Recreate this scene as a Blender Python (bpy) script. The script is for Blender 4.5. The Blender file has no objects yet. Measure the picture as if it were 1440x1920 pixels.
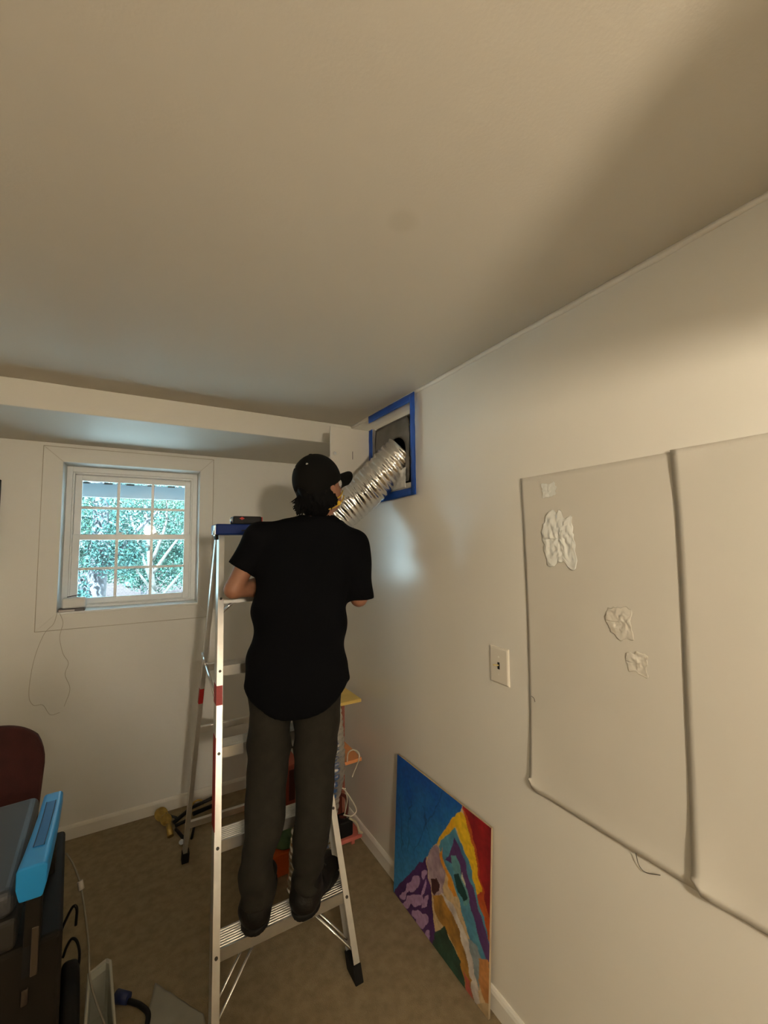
import bpy, bmesh, math, random
import numpy as np
from mathutils import Vector, Matrix, noise as mnoise

random.seed(7); np.random.seed(7)
scn = bpy.context.scene
col = scn.collection
PI = math.pi

# ------------------------------------------------------------------ camera
H = 1.63                                   # camera height above the carpet
FPX, YAW, PITCH, ROLL = 790.0, 0.5269, 0.0744, -0.0105
def cam_axes():
    f = np.array([math.sin(YAW)*math.cos(PITCH), math.cos(YAW)*math.cos(PITCH), math.sin(PITCH)])
    r0 = np.array([math.cos(YAW), -math.sin(YAW), 0.0]); u0 = np.cross(r0, f)
    return math.cos(ROLL)*r0+math.sin(ROLL)*u0, -math.sin(ROLL)*r0+math.cos(ROLL)*u0, f
CR, CU, CF = cam_axes()
CO = np.array([0, 0, H])
cd = bpy.data.cameras.new('camera'); cam = bpy.data.objects.new('camera', cd); col.objects.link(cam)
cd.sensor_fit = 'VERTICAL'; cd.sensor_height = 36.0; cd.sensor_width = 27.0
cd.lens = 36.0*FPX/1920.0; cd.clip_start = 0.02; cd.clip_end = 300
m = Matrix.Identity(4)
for i in range(3):
    m[i][0] = CR[i]; m[i][1] = CU[i]; m[i][2] = -CF[i]; m[i][3] = CO[i]
cam.matrix_world = m
scn.camera = cam
def ray(px, py): return CR*(px-720)/FPX - CU*(py-960)/FPX + CF
def on(px, py, axis, val):
    i = 'xyz'.index(axis); d = ray(px, py); return CO + d*((val-CO[i])/d[i])
def proj(P):
    d = np.asarray(P, float)-CO; z = d@CF
    return 720+FPX*(d@CR)/z, 960-FPX*(d@CU)/z

# ------------------------------------------------------------------ world, sun, exposure
SKY = (0.58, 0.86, 1.0); SKY_STRENGTH = 5.0
SUN_STRENGTH = 110.0; SUN_COLOR = (0.66, 0.90, 1.0)
LAMP_POS = (0.15, -1.15, 1.86); LAMP_R = 0.085; LAMP_STRENGTH = 430.0; LAMP_COLOR = (1.0, 0.845, 0.62)
w = bpy.data.worlds.new('world'); scn.world = w; w.use_nodes = True
bg = w.node_tree.nodes['Background']; bg.inputs[0].default_value = (*SKY, 1); bg.inputs[1].default_value = SKY_STRENGTH
sd = bpy.data.lights.new('sun', 'SUN'); sd.energy = SUN_STRENGTH; sd.angle = 0.02; sd.color = SUN_COLOR
so = bpy.data.objects.new('sun', sd); col.objects.link(so)
so.rotation_euler = Vector((0.25, 0.75, -0.85)).to_track_quat('-Z', 'Y').to_euler()
so.location = (0, -6, 12)
vs = scn.view_settings
vs.view_transform = 'Standard'; vs.look = 'None'; vs.exposure = 0.0; vs.gamma = 1.0; vs.use_curve_mapping = False
cy = scn.cycles
cy.use_denoising = True; cy.max_bounces = 10; cy.diffuse_bounces = 6; cy.glossy_bounces = 4
cy.transparent_max_bounces = 12; cy.sample_clamp_indirect = 6.0; cy.caustics_reflective = False; cy.caustics_refractive = False

# ------------------------------------------------------------------ room numbers (metres)
W, CEIL, D, S, U = 1.125, 2.357, 3.046, 2.317, 2.233
XL, YB = -2.0, -4.0
WT = .26                                   # thickness of the back wall

# ------------------------------------------------------------------ helpers: materials
def s2l(c):
    return tuple((v/255/12.92 if v/255 <= 0.04045 else ((v/255+0.055)/1.055)**2.4) for v in c)
MATS = {}
def mat(name, color, rough=0.6, metal=0.0, var=0.0, vscale=8.0, bump=0.0, bscale=200.0, spec=0.5, emit=None, estr=0.0,
        alpha=1.0, trans=0.0, color2=None, coat=0.0, detail=4.0, crough=0.03):
    if name in MATS: return MATS[name]
    mt = bpy.data.materials.new(name); mt.use_nodes = True; MATS[name] = mt
    nt = mt.node_tree; b = nt.nodes['Principled BSDF']
    b.inputs['Base Color'].default_value = (*color, 1); b.inputs['Roughness'].default_value = rough
    b.inputs['Metallic'].default_value = metal; b.inputs['Specular IOR Level'].default_value = spec
    b.inputs['Alpha'].default_value = alpha; b.inputs['Transmission Weight'].default_value = trans
    b.inputs['Coat Weight'].default_value = coat; b.inputs['Coat Roughness'].default_value = crough
    if emit: b.inputs['Emission Color'].default_value = (*emit, 1); b.inputs['Emission Strength'].default_value = estr
    tc = nt.nodes.new('ShaderNodeTexCoord')
    if var > 0 or color2:
        n = nt.nodes.new('ShaderNodeTexNoise'); n.inputs['Scale'].default_value = vscale; n.inputs['Detail'].default_value = detail
        nt.links.new(tc.outputs['Object'], n.inputs['Vector'])
        r = nt.nodes.new('ShaderNodeValToRGB')
        c2 = color2 if color2 else tuple(min(1, v*(1+var)) for v in color)
        c1 = color if color2 else tuple(v*(1-var) for v in color)
        r.color_ramp.elements[0].position = 0.35; r.color_ramp.elements[1].position = 0.65
        r.color_ramp.elements[0].color = (*c1, 1); r.color_ramp.elements[1].color = (*c2, 1)
        nt.links.new(n.outputs['Fac'], r.inputs[0]); nt.links.new(r.outputs[0], b.inputs['Base Color'])
    if bump > 0:
        n2 = nt.nodes.new('ShaderNodeTexNoise'); n2.inputs['Scale'].default_value = bscale; n2.inputs['Detail'].default_value = 3
        nt.links.new(tc.outputs['Object'], n2.inputs['Vector'])
        bp = nt.nodes.new('ShaderNodeBump'); bp.inputs['Strength'].default_value = bump; bp.inputs['Distance'].default_value = 0.004
        nt.links.new(n2.outputs['Fac'], bp.inputs['Height']); nt.links.new(bp.outputs[0], b.inputs['Normal'])
    return mt

WALLC = (0.80, 0.775, 0.71)
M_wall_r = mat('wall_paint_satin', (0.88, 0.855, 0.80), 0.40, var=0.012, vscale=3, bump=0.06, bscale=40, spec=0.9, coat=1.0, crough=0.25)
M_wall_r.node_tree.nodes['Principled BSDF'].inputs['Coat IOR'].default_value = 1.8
M_wall = mat('wall_paint', (0.77, 0.77, 0.745), 0.5, var=0.012, vscale=3, bump=0.08, bscale=90)
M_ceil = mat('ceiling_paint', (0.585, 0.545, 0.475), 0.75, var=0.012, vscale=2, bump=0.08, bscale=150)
nt = M_ceil.node_tree; b0 = nt.nodes['Principled BSDF']; lk0 = b0.inputs['Base Color'].links[0].from_socket
gm = nt.nodes.new('ShaderNodeNewGeometry'); vd = nt.nodes.new('ShaderNodeVectorMath'); vd.operation = 'DISTANCE'; vd.inputs[1].default_value = (.496, .756, CEIL)
mr = nt.nodes.new('ShaderNodeMapRange'); mr.interpolation_type = 'SMOOTHSTEP'; mr.inputs['From Min'].default_value = .045; mr.inputs['From Max'].default_value = .018; mr.inputs['To Max'].default_value = .5
mxs = nt.nodes.new('ShaderNodeMix'); mxs.data_type = 'RGBA'; mxs.inputs[7].default_value = (.50, .46, .38, 1)
nt.links.new(gm.outputs['Position'], vd.inputs[0]); nt.links.new(vd.outputs['Value'], mr.inputs[0]); nt.links.new(mr.outputs[0], mxs.inputs[0]); nt.links.new(lk0, mxs.inputs[6]); nt.links.new(mxs.outputs[2], b0.inputs['Base Color'])   # an old faint round stain
M_trim = mat('trim_white', (0.80, 0.78, 0.73), 0.38)
M_carpet = mat('carpet', (0.245, 0.188, 0.112), 0.95, color2=(0.315, 0.245, 0.15), vscale=26, bump=0.9, bscale=420, spec=0.1, detail=10)
M_vinyl = mat('window_vinyl', (0.90, 0.92, 0.93), 0.30)
M_alu = mat('aluminium', (0.74, 0.73, 0.71), 0.36, 0.92, var=0.08, vscale=14, bump=0.04, bscale=60)
M_steel = mat('bright_steel', (0.82, 0.82, 0.82), 0.22, 1.0)
M_foil = mat('duct_foil', (0.88, 0.87, 0.86), 0.27, 1.0, bump=0.35, bscale=70)
M_black = mat('black_rubber', (0.005, 0.0045, 0.004), 0.75, spec=0.25)
M_blackpl = mat('black_plastic', (0.0055, 0.0055, 0.0065), 0.5, spec=0.25)
M_dark = mat('dark_void', (0.006, 0.006, 0.006), 0.9)

# ------------------------------------------------------------------ helpers: meshes
class MB:
    def __init__(s): s.v = []; s.f = []; s.sm = []
    def add(s, vs_, fs, smooth=False):
        o = len(s.v); s.v += [tuple(float(c) for c in v) for v in vs_]
        for f in fs: s.f.append(tuple(o+i for i in f)); s.sm.append(smooth)
        return s
    def box(s, a, b):
        x0, y0, z0 = a; x1, y1, z1 = b
        v = [(x0,y0,z0),(x1,y0,z0),(x1,y1,z0),(x0,y1,z0),(x0,y0,z1),(x1,y0,z1),(x1,y1,z1),(x0,y1,z1)]
        return s.add(v, [(0,3,2,1),(4,5,6,7),(0,1,5,4),(1,2,6,5),(2,3,7,6),(3,0,4,7)])
    def obox(s, c, ax, ay, az):          # oriented box: centre and three half vectors
        c, ax, ay, az = (np.asarray(q, float) for q in (c, ax, ay, az))
        v = [c+i*ax+j*ay+k*az for k in (-1,1) for (i,j) in ((-1,-1),(1,-1),(1,1),(-1,1))]
        return s.add(v, [(0,3,2,1),(4,5,6,7),(0,1,5,4),(1,2,6,5),(2,3,7,6),(3,0,4,7)])
    def loft(s, rings, close=True, caps=True, smooth=True):
        n = len(rings[0]); v = [p for r in rings for p in r]; f = []
        for i in range(len(rings)-1):
            for j in range(n if close else n-1):
                k = (j+1) % n
                f.append((i*n+j, i*n+k, (i+1)*n+k, (i+1)*n+j))
        s.add(v, f, smooth)
        if caps:
            o = len(s.v)-len(v)
            s.f.append(tuple(o+j for j in reversed(range(n)))); s.sm.append(False)
            s.f.append(tuple(o+(len(rings)-1)*n+j for j in range(n))); s.sm.append(False)
        return s
    def tube(s, pts, r, n=8, caps=True):
        pts = [np.asarray(p, float) for p in pts]; rings = []
        rs = r if hasattr(r, '__len__') else [r]*len(pts)
        up = None
        for i, p in enumerate(pts):
            t = pts[min(i+1, len(pts)-1)]-pts[max(i-1, 0)]; t = t/(np.linalg.norm(t)+1e-12)
            if up is None:
                a = np.array([0,0,1.0]) if abs(t[2]) < 0.9 else np.array([1.0,0,0])
                up = a-t*(a@t); up /= np.linalg.norm(up)
            else:
                up = up-t*(up@t); up /= np.linalg.norm(up)+1e-12
            b = np.cross(t, up)
            rings.append([p+rs[i]*(math.cos(2*PI*k/n)*up+math.sin(2*PI*k/n)*b) for k in range(n)])
        return s.loft(rings, caps=caps)
    def disc(s, c, nrm, r, h, n=16, r2=None):
        c = np.asarray(c, float); nrm = np.asarray(nrm, float); nrm = nrm/np.linalg.norm(nrm)
        a = np.array([0,0,1.0]) if abs(nrm[2]) < 0.9 else np.array([1.0,0,0])
        e = np.cross(nrm, a); e /= np.linalg.norm(e); g = np.cross(nrm, e); r2 = r if r2 is None else r2
        R1 = [c+r*(math.cos(2*PI*k/n)*e+math.sin(2*PI*k/n)*g) for k in range(n)]
        R2 = [c+nrm*h+r2*(math.cos(2*PI*k/n)*e+math.sin(2*PI*k/n)*g) for k in range(n)]
        return s.loft([R1, R2], smooth=False)
    def prism(s, poly, d):               # poly: 3-D loop, d: extrusion vector
        d = np.asarray(d, float); a = [np.asarray(p, float) for p in poly]
        return s.loft([a, [p+d for p in a]], smooth=False)
    def grid(s, fn, nu, nv, smooth=True):
        v = [fn(i/(nu-1), j/(nv-1)) for i in range(nu) for j in range(nv)]
        f = [(i*nv+j, (i+1)*nv+j, (i+1)*nv+j+1, i*nv+j+1) for i in range(nu-1) for j in range(nv-1)]
        return s.add(v, f, smooth)
    def sheet(s, fn, nu, nv, off):       # closed thin sheet: front grid and back grid offset by off, with rim
        off = np.asarray(off, float)
        A = [np.asarray(fn(i/(nu-1), j/(nv-1)), float) for i in range(nu) for j in range(nv)]
        n = nu*nv; v = A+[p+off for p in A]; f = []
        for i in range(nu-1):
            for j in range(nv-1):
                q = (i*nv+j, (i+1)*nv+j, (i+1)*nv+j+1, i*nv+j+1)
                f.append(q); f.append(tuple(n+k for k in reversed(q)))
        rim = [i*nv for i in range(nu)]+[(nu-1)*nv+j for j in range(1, nv)]+[i*nv+nv-1 for i in range(nu-2, -1, -1)]+[j for j in range(nv-2, 0, -1)]
        for k in range(len(rim)):
            a, b = rim[k], rim[(k+1) % len(rim)]; f.append((b, a, n+a, n+b))
        return s.add(v, f, True)

def base_of(v):
    a = np.asarray(v); return (float((a[:,0].min()+a[:,0].max())/2), float((a[:,1].min()+a[:,1].max())/2), float(a[:,2].min()))
def root_loc(o):
    while o.parent: o = o.parent
    return np.array(o.location)
def make(name, mb, material, parent=None, bevel=0.0, label=None, cat=None, group=None, kind=None, seg=2, subsurf=0, fixn=True, cattr=None):
    me = bpy.data.meshes.new(name)
    V = np.asarray(mb.v, float)
    org = root_loc(parent) if parent else np.array(base_of(V))
    me.from_pydata([tuple(v) for v in (V-org)], [], mb.f)
    me.polygons.foreach_set('use_smooth', mb.sm)
    if cattr is not None:
        ca = me.color_attributes.new('paint', 'FLOAT_COLOR', 'POINT')
        ca.data.foreach_set('color', np.asarray(cattr, np.float32).ravel())
    me.update()
    if fixn:
        bm = bmesh.new(); bm.from_mesh(me); bmesh.ops.recalc_face_normals(bm, faces=bm.faces); bm.to_mesh(me); bm.free()
    o = bpy.data.objects.new(name, me); col.objects.link(o)
    if parent: o.parent = parent
    else: o.location = org
    me.materials.append(material)
    if bevel > 0:
        b = o.modifiers.new('bevel', 'BEVEL'); b.width = bevel; b.segments = seg; b.limit_method = 'ANGLE'; b.angle_limit = 0.6
    if subsurf:
        q = o.modifiers.new('sub', 'SUBSURF'); q.levels = subsurf; q.render_levels = subsurf
    tag(o, label, cat, group, kind)
    return o
def tag(o, label=None, cat=None, group=None, kind=None):
    if label: o['label'] = label
    if cat: o['category'] = cat
    if group: o['group'] = group
    if kind: o['kind'] = kind
    return o
def thing(name, loc, label, cat, group=None, kind=None):
    o = bpy.data.objects.new(name, None); col.objects.link(o); o.location = loc; o.empty_display_size = 0.05
    return tag(o, label, cat, group, kind)
def copy_mesh(src, parent, delta, name=None):
    c = src.copy(); col.objects.link(c); c.parent = parent; c.location = Vector(src.location)+Vector(delta)
    return c
def spline(pts, n=12):                   # Catmull-Rom
    P = [np.asarray(p, float) for p in pts]; P = [2*P[0]-P[1]]+P+[2*P[-1]-P[-2]]; out = []
    for i in range(1, len(P)-2):
        for k in range(n):
            t = k/n
            out.append(0.5*((2*P[i])+(P[i+1]-P[i-1])*t+(2*P[i-1]-5*P[i]+4*P[i+1]-P[i+2])*t*t+(3*P[i]-P[i-1]-3*P[i+1]+P[i+2])*t**3))
    out.append(P[-2]); return out

# ------------------------------------------------------------------ helpers: solid shapes polygonised from distance fields
def surface_net(fn, lo, hi, h):
    lo = np.asarray(lo, float); hi = np.asarray(hi, float)
    n = np.ceil((hi-lo)/h).astype(int)+1
    ax = [lo[i]+h*np.arange(n[i]) for i in range(3)]
    v = np.full(n, 1e3, np.float32); B = 8
    for i in range(0, n[0], B):
        xs = ax[0][i:i+B]
        cx = xs.mean()
        cyz = np.stack(np.meshgrid([cx], [a[j:j+B].mean() for a in (ax[1],) for j in range(0, n[1], B)],
                                   [ax[2][k:k+B].mean() for k in range(0, n[2], B)], indexing='ij'), -1).reshape(-1, 3)
        dc = fn(cyz); nz = len(range(0, n[2], B))
        act = np.nonzero(np.abs(dc) < h*B*1.6)[0]
        sgn = dc < 0
        for q in np.nonzero(sgn)[0]:
            j, k = (q//nz)*B, (q % nz)*B; v[i:i+B, j:j+B, k:k+B] = -1e3
        if len(act) == 0: continue
        for q in np.array_split(act, max(1, len(act)//60)):
            pts = []; sl = []
            for a in q:
                j, k = (a//nz)*B, (a % nz)*B
                g = np.stack(np.meshgrid(xs, ax[1][j:j+B], ax[2][k:k+B], indexing='ij'), -1)
                sl.append((j, k, g.shape[:3])); pts.append(g.reshape(-1, 3))
            dv = fn(np.concatenate(pts)); o = 0
            for (j, k, sh), p in zip(sl, pts):
                v[i:i+sh[0], j:j+sh[1], k:k+sh[2]] = dv[o:o+len(p)].reshape(sh); o += len(p)
    s = v < 0
    c = np.zeros(n-1, np.int8)
    for a in (0, 1):
        for b in (0, 1):
            for d in (0, 1): c += s[a:n[0]-1+a, b:n[1]-1+b, d:n[2]-1+d]
    act = (c > 0) & (c < 8); cells = np.argwhere(act)
    idx = np.full(n-1, -1, np.int64); idx[act] = np.arange(len(cells))
    acc = np.zeros((len(cells), 3)); cnt = np.zeros(len(cells))
    for d in range(3):
        o1, o2 = [q for q in range(3) if q != d]
        for a in (0, 1):
            for b in (0, 1):
                p0 = cells.copy(); p0[:, o1] += a; p0[:, o2] += b
                p1 = p0.copy(); p1[:, d] += 1
                v0 = v[tuple(p0.T)]; v1 = v[tuple(p1.T)]; ms = (v0 < 0) != (v1 < 0)
                t = np.where(ms, v0/(v0-v1+1e-12), 0); t = np.clip(t, 0, 1)
                pt = p0.astype(float); pt[:, d] += t
                acc[ms] += pt[ms]; cnt[ms] += 1
    verts = lo+h*acc/np.maximum(cnt, 1)[:, None]
    faces = []
    for d in range(3):
        o1, o2 = (d+1) % 3, (d+2) % 3
        sl0 = [slice(None)]*3; sl1 = [slice(None)]*3; sl0[d] = slice(0, -1); sl1[d] = slice(1, None)
        ch = s[tuple(sl0)] != s[tuple(sl1)]
        e = np.argwhere(ch); e = e[(e[:, o1] > 0) & (e[:, o2] > 0) & (e[:, o1] < n[o1]-1) & (e[:, o2] < n[o2]-1)]
        if len(e) == 0: continue
        inside = s[tuple(e.T)]
        def cell(a, b):
            q = e.copy(); q[:, o1] += a; q[:, o2] += b; return idx[tuple(q.T)]
        Q = np.stack([cell(-1,-1), cell(0,-1), cell(0,0), cell(-1,0)], 1)
        Q[~inside] = Q[~inside][:, ::-1]
        faces.append(Q)
    F = np.concatenate(faces); F = F[(F >= 0).all(1)]
    # light Laplacian smoothing
    for it in range(2):
        a = np.zeros_like(verts); k = np.zeros(len(verts))
        for i in range(4):
            np.add.at(a, F[:, i], verts[F[:, (i+1) % 4]]); np.add.at(k, F[:, i], 1)
            np.add.at(a, F[:, (i+1) % 4], verts[F[:, i]]); np.add.at(k, F[:, (i+1) % 4], 1)
        verts = 0.5*verts+0.5*a/np.maximum(k, 1)[:, None]
    mb = MB(); mb.v = [tuple(p) for p in verts]; mb.f = [tuple(int(i) for i in q) for q in F]; mb.sm = [True]*len(F)
    return mb
def d_cone(P, a, b, ra, rb):
    a = np.asarray(a, float); b = np.asarray(b, float); ab = b-a
    t = np.clip(((P-a)@ab)/(ab@ab+1e-12), 0, 1)
    return np.linalg.norm(P-a-t[:, None]*ab, axis=1)-(ra+(rb-ra)*t)
def d_ell(P, c, ex, ey, ez, r):
    q = P-np.asarray(c, float)
    L = np.stack([q@np.asarray(ex)/r[0], q@np.asarray(ey)/r[1], q@np.asarray(ez)/r[2]], 1)
    k = np.linalg.norm(L, axis=1)
    k2 = np.linalg.norm(L/np.asarray(r), axis=1)
    return k*(k-1)/np.maximum(k2, 1e-6)
def smin(a, b, k):
    hh = np.clip(0.5+0.5*(b-a)/k, 0, 1); return b+(a-b)*hh-k*hh*(1-hh)
def d_loft(P, zs, C, E, N, A, Bd, expo=2.0):
    """stack of oval cross-sections: at heights zs, centres C (x,y), half width A along E, half depth Bd along N"""
    z = P[:, 2]; C = np.asarray(C, float)
    cx = np.interp(z, zs, C[:, 0]); cyy = np.interp(z, zs, C[:, 1]); a = np.interp(z, zs, A); b = np.interp(z, zs, Bd)
    q = np.stack([P[:, 0]-cx, P[:, 1]-cyy], 1)
    u = np.abs(q@np.asarray(E)[:2])/a; w_ = np.abs(q@np.asarray(N)[:2])/b
    k = (u**expo+w_**expo)**(1/expo)
    r = (k-1)*np.minimum(a, b)
    return np.maximum(r, np.maximum(zs[0]-z, z-zs[-1]))

# ================================================================== THE SETTING
make('floor', MB().box((XL-.1, YB-.1, -.12), (W+.12, D+WT, 0)), M_carpet, kind='structure')
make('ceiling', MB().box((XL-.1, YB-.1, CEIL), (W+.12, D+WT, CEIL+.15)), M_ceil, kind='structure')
make('ceiling_soffit', MB().box((XL, S, U), (W, D, CEIL)), mat('soffit_paint', (0.67, 0.65, 0.60), 0.5, var=0.012, vscale=3), bevel=0.004, kind='structure')
VY0, VY1, VZ0, VZ1 = 1.660, 2.012, 1.918, 2.262       # opening of the access panel in the right wall
wr = MB()
wr.box((W, YB-.1, -.12), (W+.12, VY0, CEIL)); wr.box((W, VY1, -.12), (W+.12, D+WT, CEIL))
wr.box((W, VY0, -.12), (W+.12, VY1, VZ0)); wr.box((W, VY0, VZ1), (W+.12, VY1, CEIL))
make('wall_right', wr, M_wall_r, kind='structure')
WX0, WX1, WZ0, WZ1 = -.393, .345, 1.252, 2.126        # window opening
wb = MB()
wb.box((XL-.1, D, -.12), (WX0, D+WT, CEIL)); wb.box((WX1, D, -.12), (W, D+WT, CEIL))
wb.box((WX0, D, -.12), (WX1, D+WT, WZ0)); wb.box((WX0, D, WZ1), (WX1, D+WT, CEIL))
make('wall_back', wb, M_wall, kind='structure')
M_far = mat('far_wall_paint', (.36, .32, .26), .7, var=.05, vscale=3)
make('wall_left', MB().box((XL-.1, YB, -.12), (XL, D, CEIL)), M_wall, kind='structure')
make('wall_front', MB().box((XL-.1, YB-.1, -.12), (W+.12, YB, CEIL)), M_far, kind='structure')
BH, BT = .0745, .013
def base_profile(t): return [(0, 0), (t, 0), (t, BH*.78), (t*.75, BH*.92), (t*.35, BH), (0, BH)]
bb = MB(); pr = base_profile(BT)
bb.loft([[(x, D-a, b) for a, b in pr] for x in (XL, W)], smooth=False)
make('baseboard_back', bb, M_trim, kind='structure')
br = MB()
br.loft([[(W-a, y, b) for a, b in pr] for y in (YB, D-BT)], smooth=False)
make('baseboard_right', br, M_trim, kind='structure')
# thin wavy bead where the right wall meets the ceiling
tb = MB(); rings = []
rng = random.Random(3); ph = [rng.uniform(0, 6) for _ in range(6)]
for i in range(160):
    y = YB+(S-YB)*i/159
    wv = .0016*math.sin(y*9+ph[0])+.0013*math.sin(y*21+ph[1])+.001*math.sin(y*47+ph[2])
    hgt = .016+wv
    rings.append([(W, y, CEIL), (W-.007, y, CEIL), (W-.006, y, CEIL-hgt*.6), (W-.002, y, CEIL-hgt), (W, y, CEIL-hgt)])
tb.loft(rings)
make('trim_1', tb, mat('bead_white', (0.86, 0.82, 0.76), 0.5), kind='structure')
# shallow flat boards framing the window, mitred
def casing_board(p):
    mb = MB(); mb.prism([(x, D-.0045, z) for x, z in p], (0, .0045, 0)); return mb
cx0, cx1, cz0, cz1 = -.487, .428, 1.158, 2.212
g = .0007
cas = thing('trim_2', (0, D, cz0), None, None, kind='structure')
make('board', casing_board([(cx0, cz1), (cx1, cz1), (WX1+g, WZ1+g), (WX0-g, WZ1+g)]), M_wall, cas, bevel=.001)
make('board', casing_board([(cx0, cz0), (WX0-g, WZ0-g), (WX1+g, WZ0-g), (cx1, cz0)]), M_wall, cas, bevel=.001)
make('board', casing_board([(cx0, cz0+g*2), (cx0, cz1-g*2), (WX0, WZ1), (WX0, WZ0)]), M_wall, cas, bevel=.001)
make('board', casing_board([(cx1, cz0+g*2), (WX1, WZ0), (WX1, WZ1), (cx1, cz1-g*2)]), M_wall, cas, bevel=.001)

sm = MB(); yy_ = D-.0048
lp_ = [(cx0, cz0), (cx0, cz1), (cx1, cz1), (cx1, cz0), (cx0, cz0)]
for (a, b) in zip(lp_, lp_[1:]): sm.tube([(a[0], yy_, a[1]), (b[0], yy_, b[1])], .0016, n=5)
for (a, b) in (((cx0, cz1), (WX0, WZ1)), ((cx1, cz1), (WX1, WZ1))): sm.tube([(a[0], yy_, a[1]), (b[0], yy_, b[1])], .0007, n=5)
make('seam', sm, mat('caulk_line', (.50, .46, .40), .7), cas)
# ------------------------------------------------------------------ window: two sashes with grilles
win = thing('window_1', ((WX0+WX1)/2, D+.02, WZ0), None, None, kind='structure')
def frame_ring(x0, x1, z0, z1, wl, wr_, wb_, wt, y0, y1):
    mb = MB()
    mb.box((x0, y0, z0), (x0+wl, y1, z1)); mb.box((x1-wr_, y0, z0), (x1, y1, z1))
    mb.box((x0+wl, y0, z0), (x1-wr_, y1, z0+wb_)); mb.box((x0+wl, y0, z1-wt), (x1-wr_, y1, z1)); return mb
WY = D+.15                                             # the frame sits deep in the wall
make('window_frame', frame_ring(WX0, WX1, WZ0, WZ1, .030, .030, .020, .032, WY, WY+.09), M_vinyl, win, bevel=.002)
make('window_frame', frame_ring(WX0+.030, WX1-.030, WZ0+.020, WZ1-.032, .009, .009, .005, .012, WY+.012, WY+.08), M_vinyl, win, bevel=.002)
make('window_sill', MB().box((WX0, D-.012, WZ0-.006), (WX1, WY, WZ0+.005)), M_vinyl, win, bevel=.003)
zm = 1.692                                             # meeting rail
def make_glass():
    mt = bpy.data.materials.new('pane_glass'); mt.use_nodes = True; MATS['pane_glass'] = mt; nt = mt.node_tree
    nt.nodes.clear()
    o = nt.nodes.new('ShaderNodeOutputMaterial'); mx = nt.nodes.new('ShaderNodeMixShader')
    t = nt.nodes.new('ShaderNodeBsdfTransparent'); gl = nt.nodes.new('ShaderNodeBsdfGlossy'); gl.inputs['Roughness'].default_value = 0.02
    fr = nt.nodes.new('ShaderNodeFresnel'); fr.inputs['IOR'].default_value = 1.45
    t.inputs[0].default_value = (0.95, 0.985, 0.985, 1)
    nt.links.new(fr.outputs[0], mx.inputs[0]); nt.links.new(t.outputs[0], mx.inputs[1]); nt.links.new(gl.outputs[0], mx.inputs[2])
    nt.links.new(mx.outputs[0], o.inputs[0]); return mt
def sash(x0, x1, z0, z1, y, wt, wbm):
    s = make('sash', frame_ring(x0, x1, z0, z1, .036, .036, wbm, wt, y, y+.026), M_vinyl, win, bevel=.003)
    gx0, gx1, gz0, gz1 = x0+.036, x1-.036, z0+wbm, z1-wt
    for k in range(1, 3):
        xx = gx0+(gx1-gx0)*k/3
        make('muntin', MB().box((xx-.008, y+.006, gz0), (xx+.008, y+.019, gz1)), M_vinyl, s)
    zz = (gz0+gz1)/2
    for k in range(3):
        a = gx0+(gx1-gx0)*k/3+(.008 if k else 0); b = gx0+(gx1-gx0)*(k+1)/3-(.008 if k < 2 else 0)
        make('muntin', MB().box((a, y+.007, zz-.008), (b, y+.018, zz+.008)), M_vinyl, s)
    M_glass = MATS.get('pane_glass') or make_glass()
    make('pane', MB().box((gx0, y+.011, gz0), (gx1, y+.0135, gz1)), M_glass, s)
    return s
ix0, ix1 = WX0+.039, WX1-.039
sash(ix0, ix1, zm-.022, WZ1-.044, WY+.046, .036, .036)
sl_ = sash(ix0, ix1, WZ0+.025, zm+.014, WY+.017, .034, .034)
for xx in (-.110, .096):
    lk = MB(); lk.disc((xx, WY+.030, zm+.014), (0, 0, 1), .017, .008, r2=.013); lk.box((xx-.004, WY+.013, zm+.020), (xx+.026, WY+.029, zm+.027))
    make('sash_lock', lk, M_vinyl, sl_, bevel=.001)

# ================================================================== OUTSIDE
M_fascia = mat('fascia_paint', (0.085, 0.108, 0.13), 0.6)
ev = thing('roof_eave', (0, 3.6, 2.0), 'grey-blue roof eave with dark vent slots, seen through the top of the window', 'eave')
make('fascia', MB().box((-3, 3.98, 2.018), (3, 4.02, 2.128)), M_fascia, ev)
make('soffit_panel', MB().box((-3, D+WT, 2.150), (3, 4.02, 2.170)), mat('eave_white', (.35, .36, .36), .6), ev)
make('roof_deck', MB().prism([(-3, D+WT, 2.40), (-3, 4.15, 2.175), (-3, 4.15, 2.23), (-3, D+WT, 2.56)], (6, 0, 0)), mat('shingle', (.06, .06, .065), .9, var=.3, vscale=30), ev)
for k in range(14):
    x = -1.0+k*.15
    make('vent_slot', MB().box((x, 3.972, 2.120), (x+.055, 3.985, 2.133)), M_dark, ev)
make('ground', MB().box((-60, D+.5, -3.0), (60, 90, -2.8)), mat('pale_paving', (.62, .62, .60), .9, var=.08, vscale=3), kind='structure')
M_leaf = mat('leaf', (.0075, .030, .027), .6, color2=(.028, .068, .046), vscale=1.7, spec=.2)
M_leaf2 = mat('leaf_bluegreen', (.007, .026, .026), .6, color2=(.021, .056, .049), vscale=2.1, spec=.2)
M_bark = mat('bark', (.055, .052, .060), .9, var=.35, vscale=12, bump=.6, bscale=40)
M_bark2 = mat('pale_bark', (.062, .056, .050), .9, var=.3, vscale=12)
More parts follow.
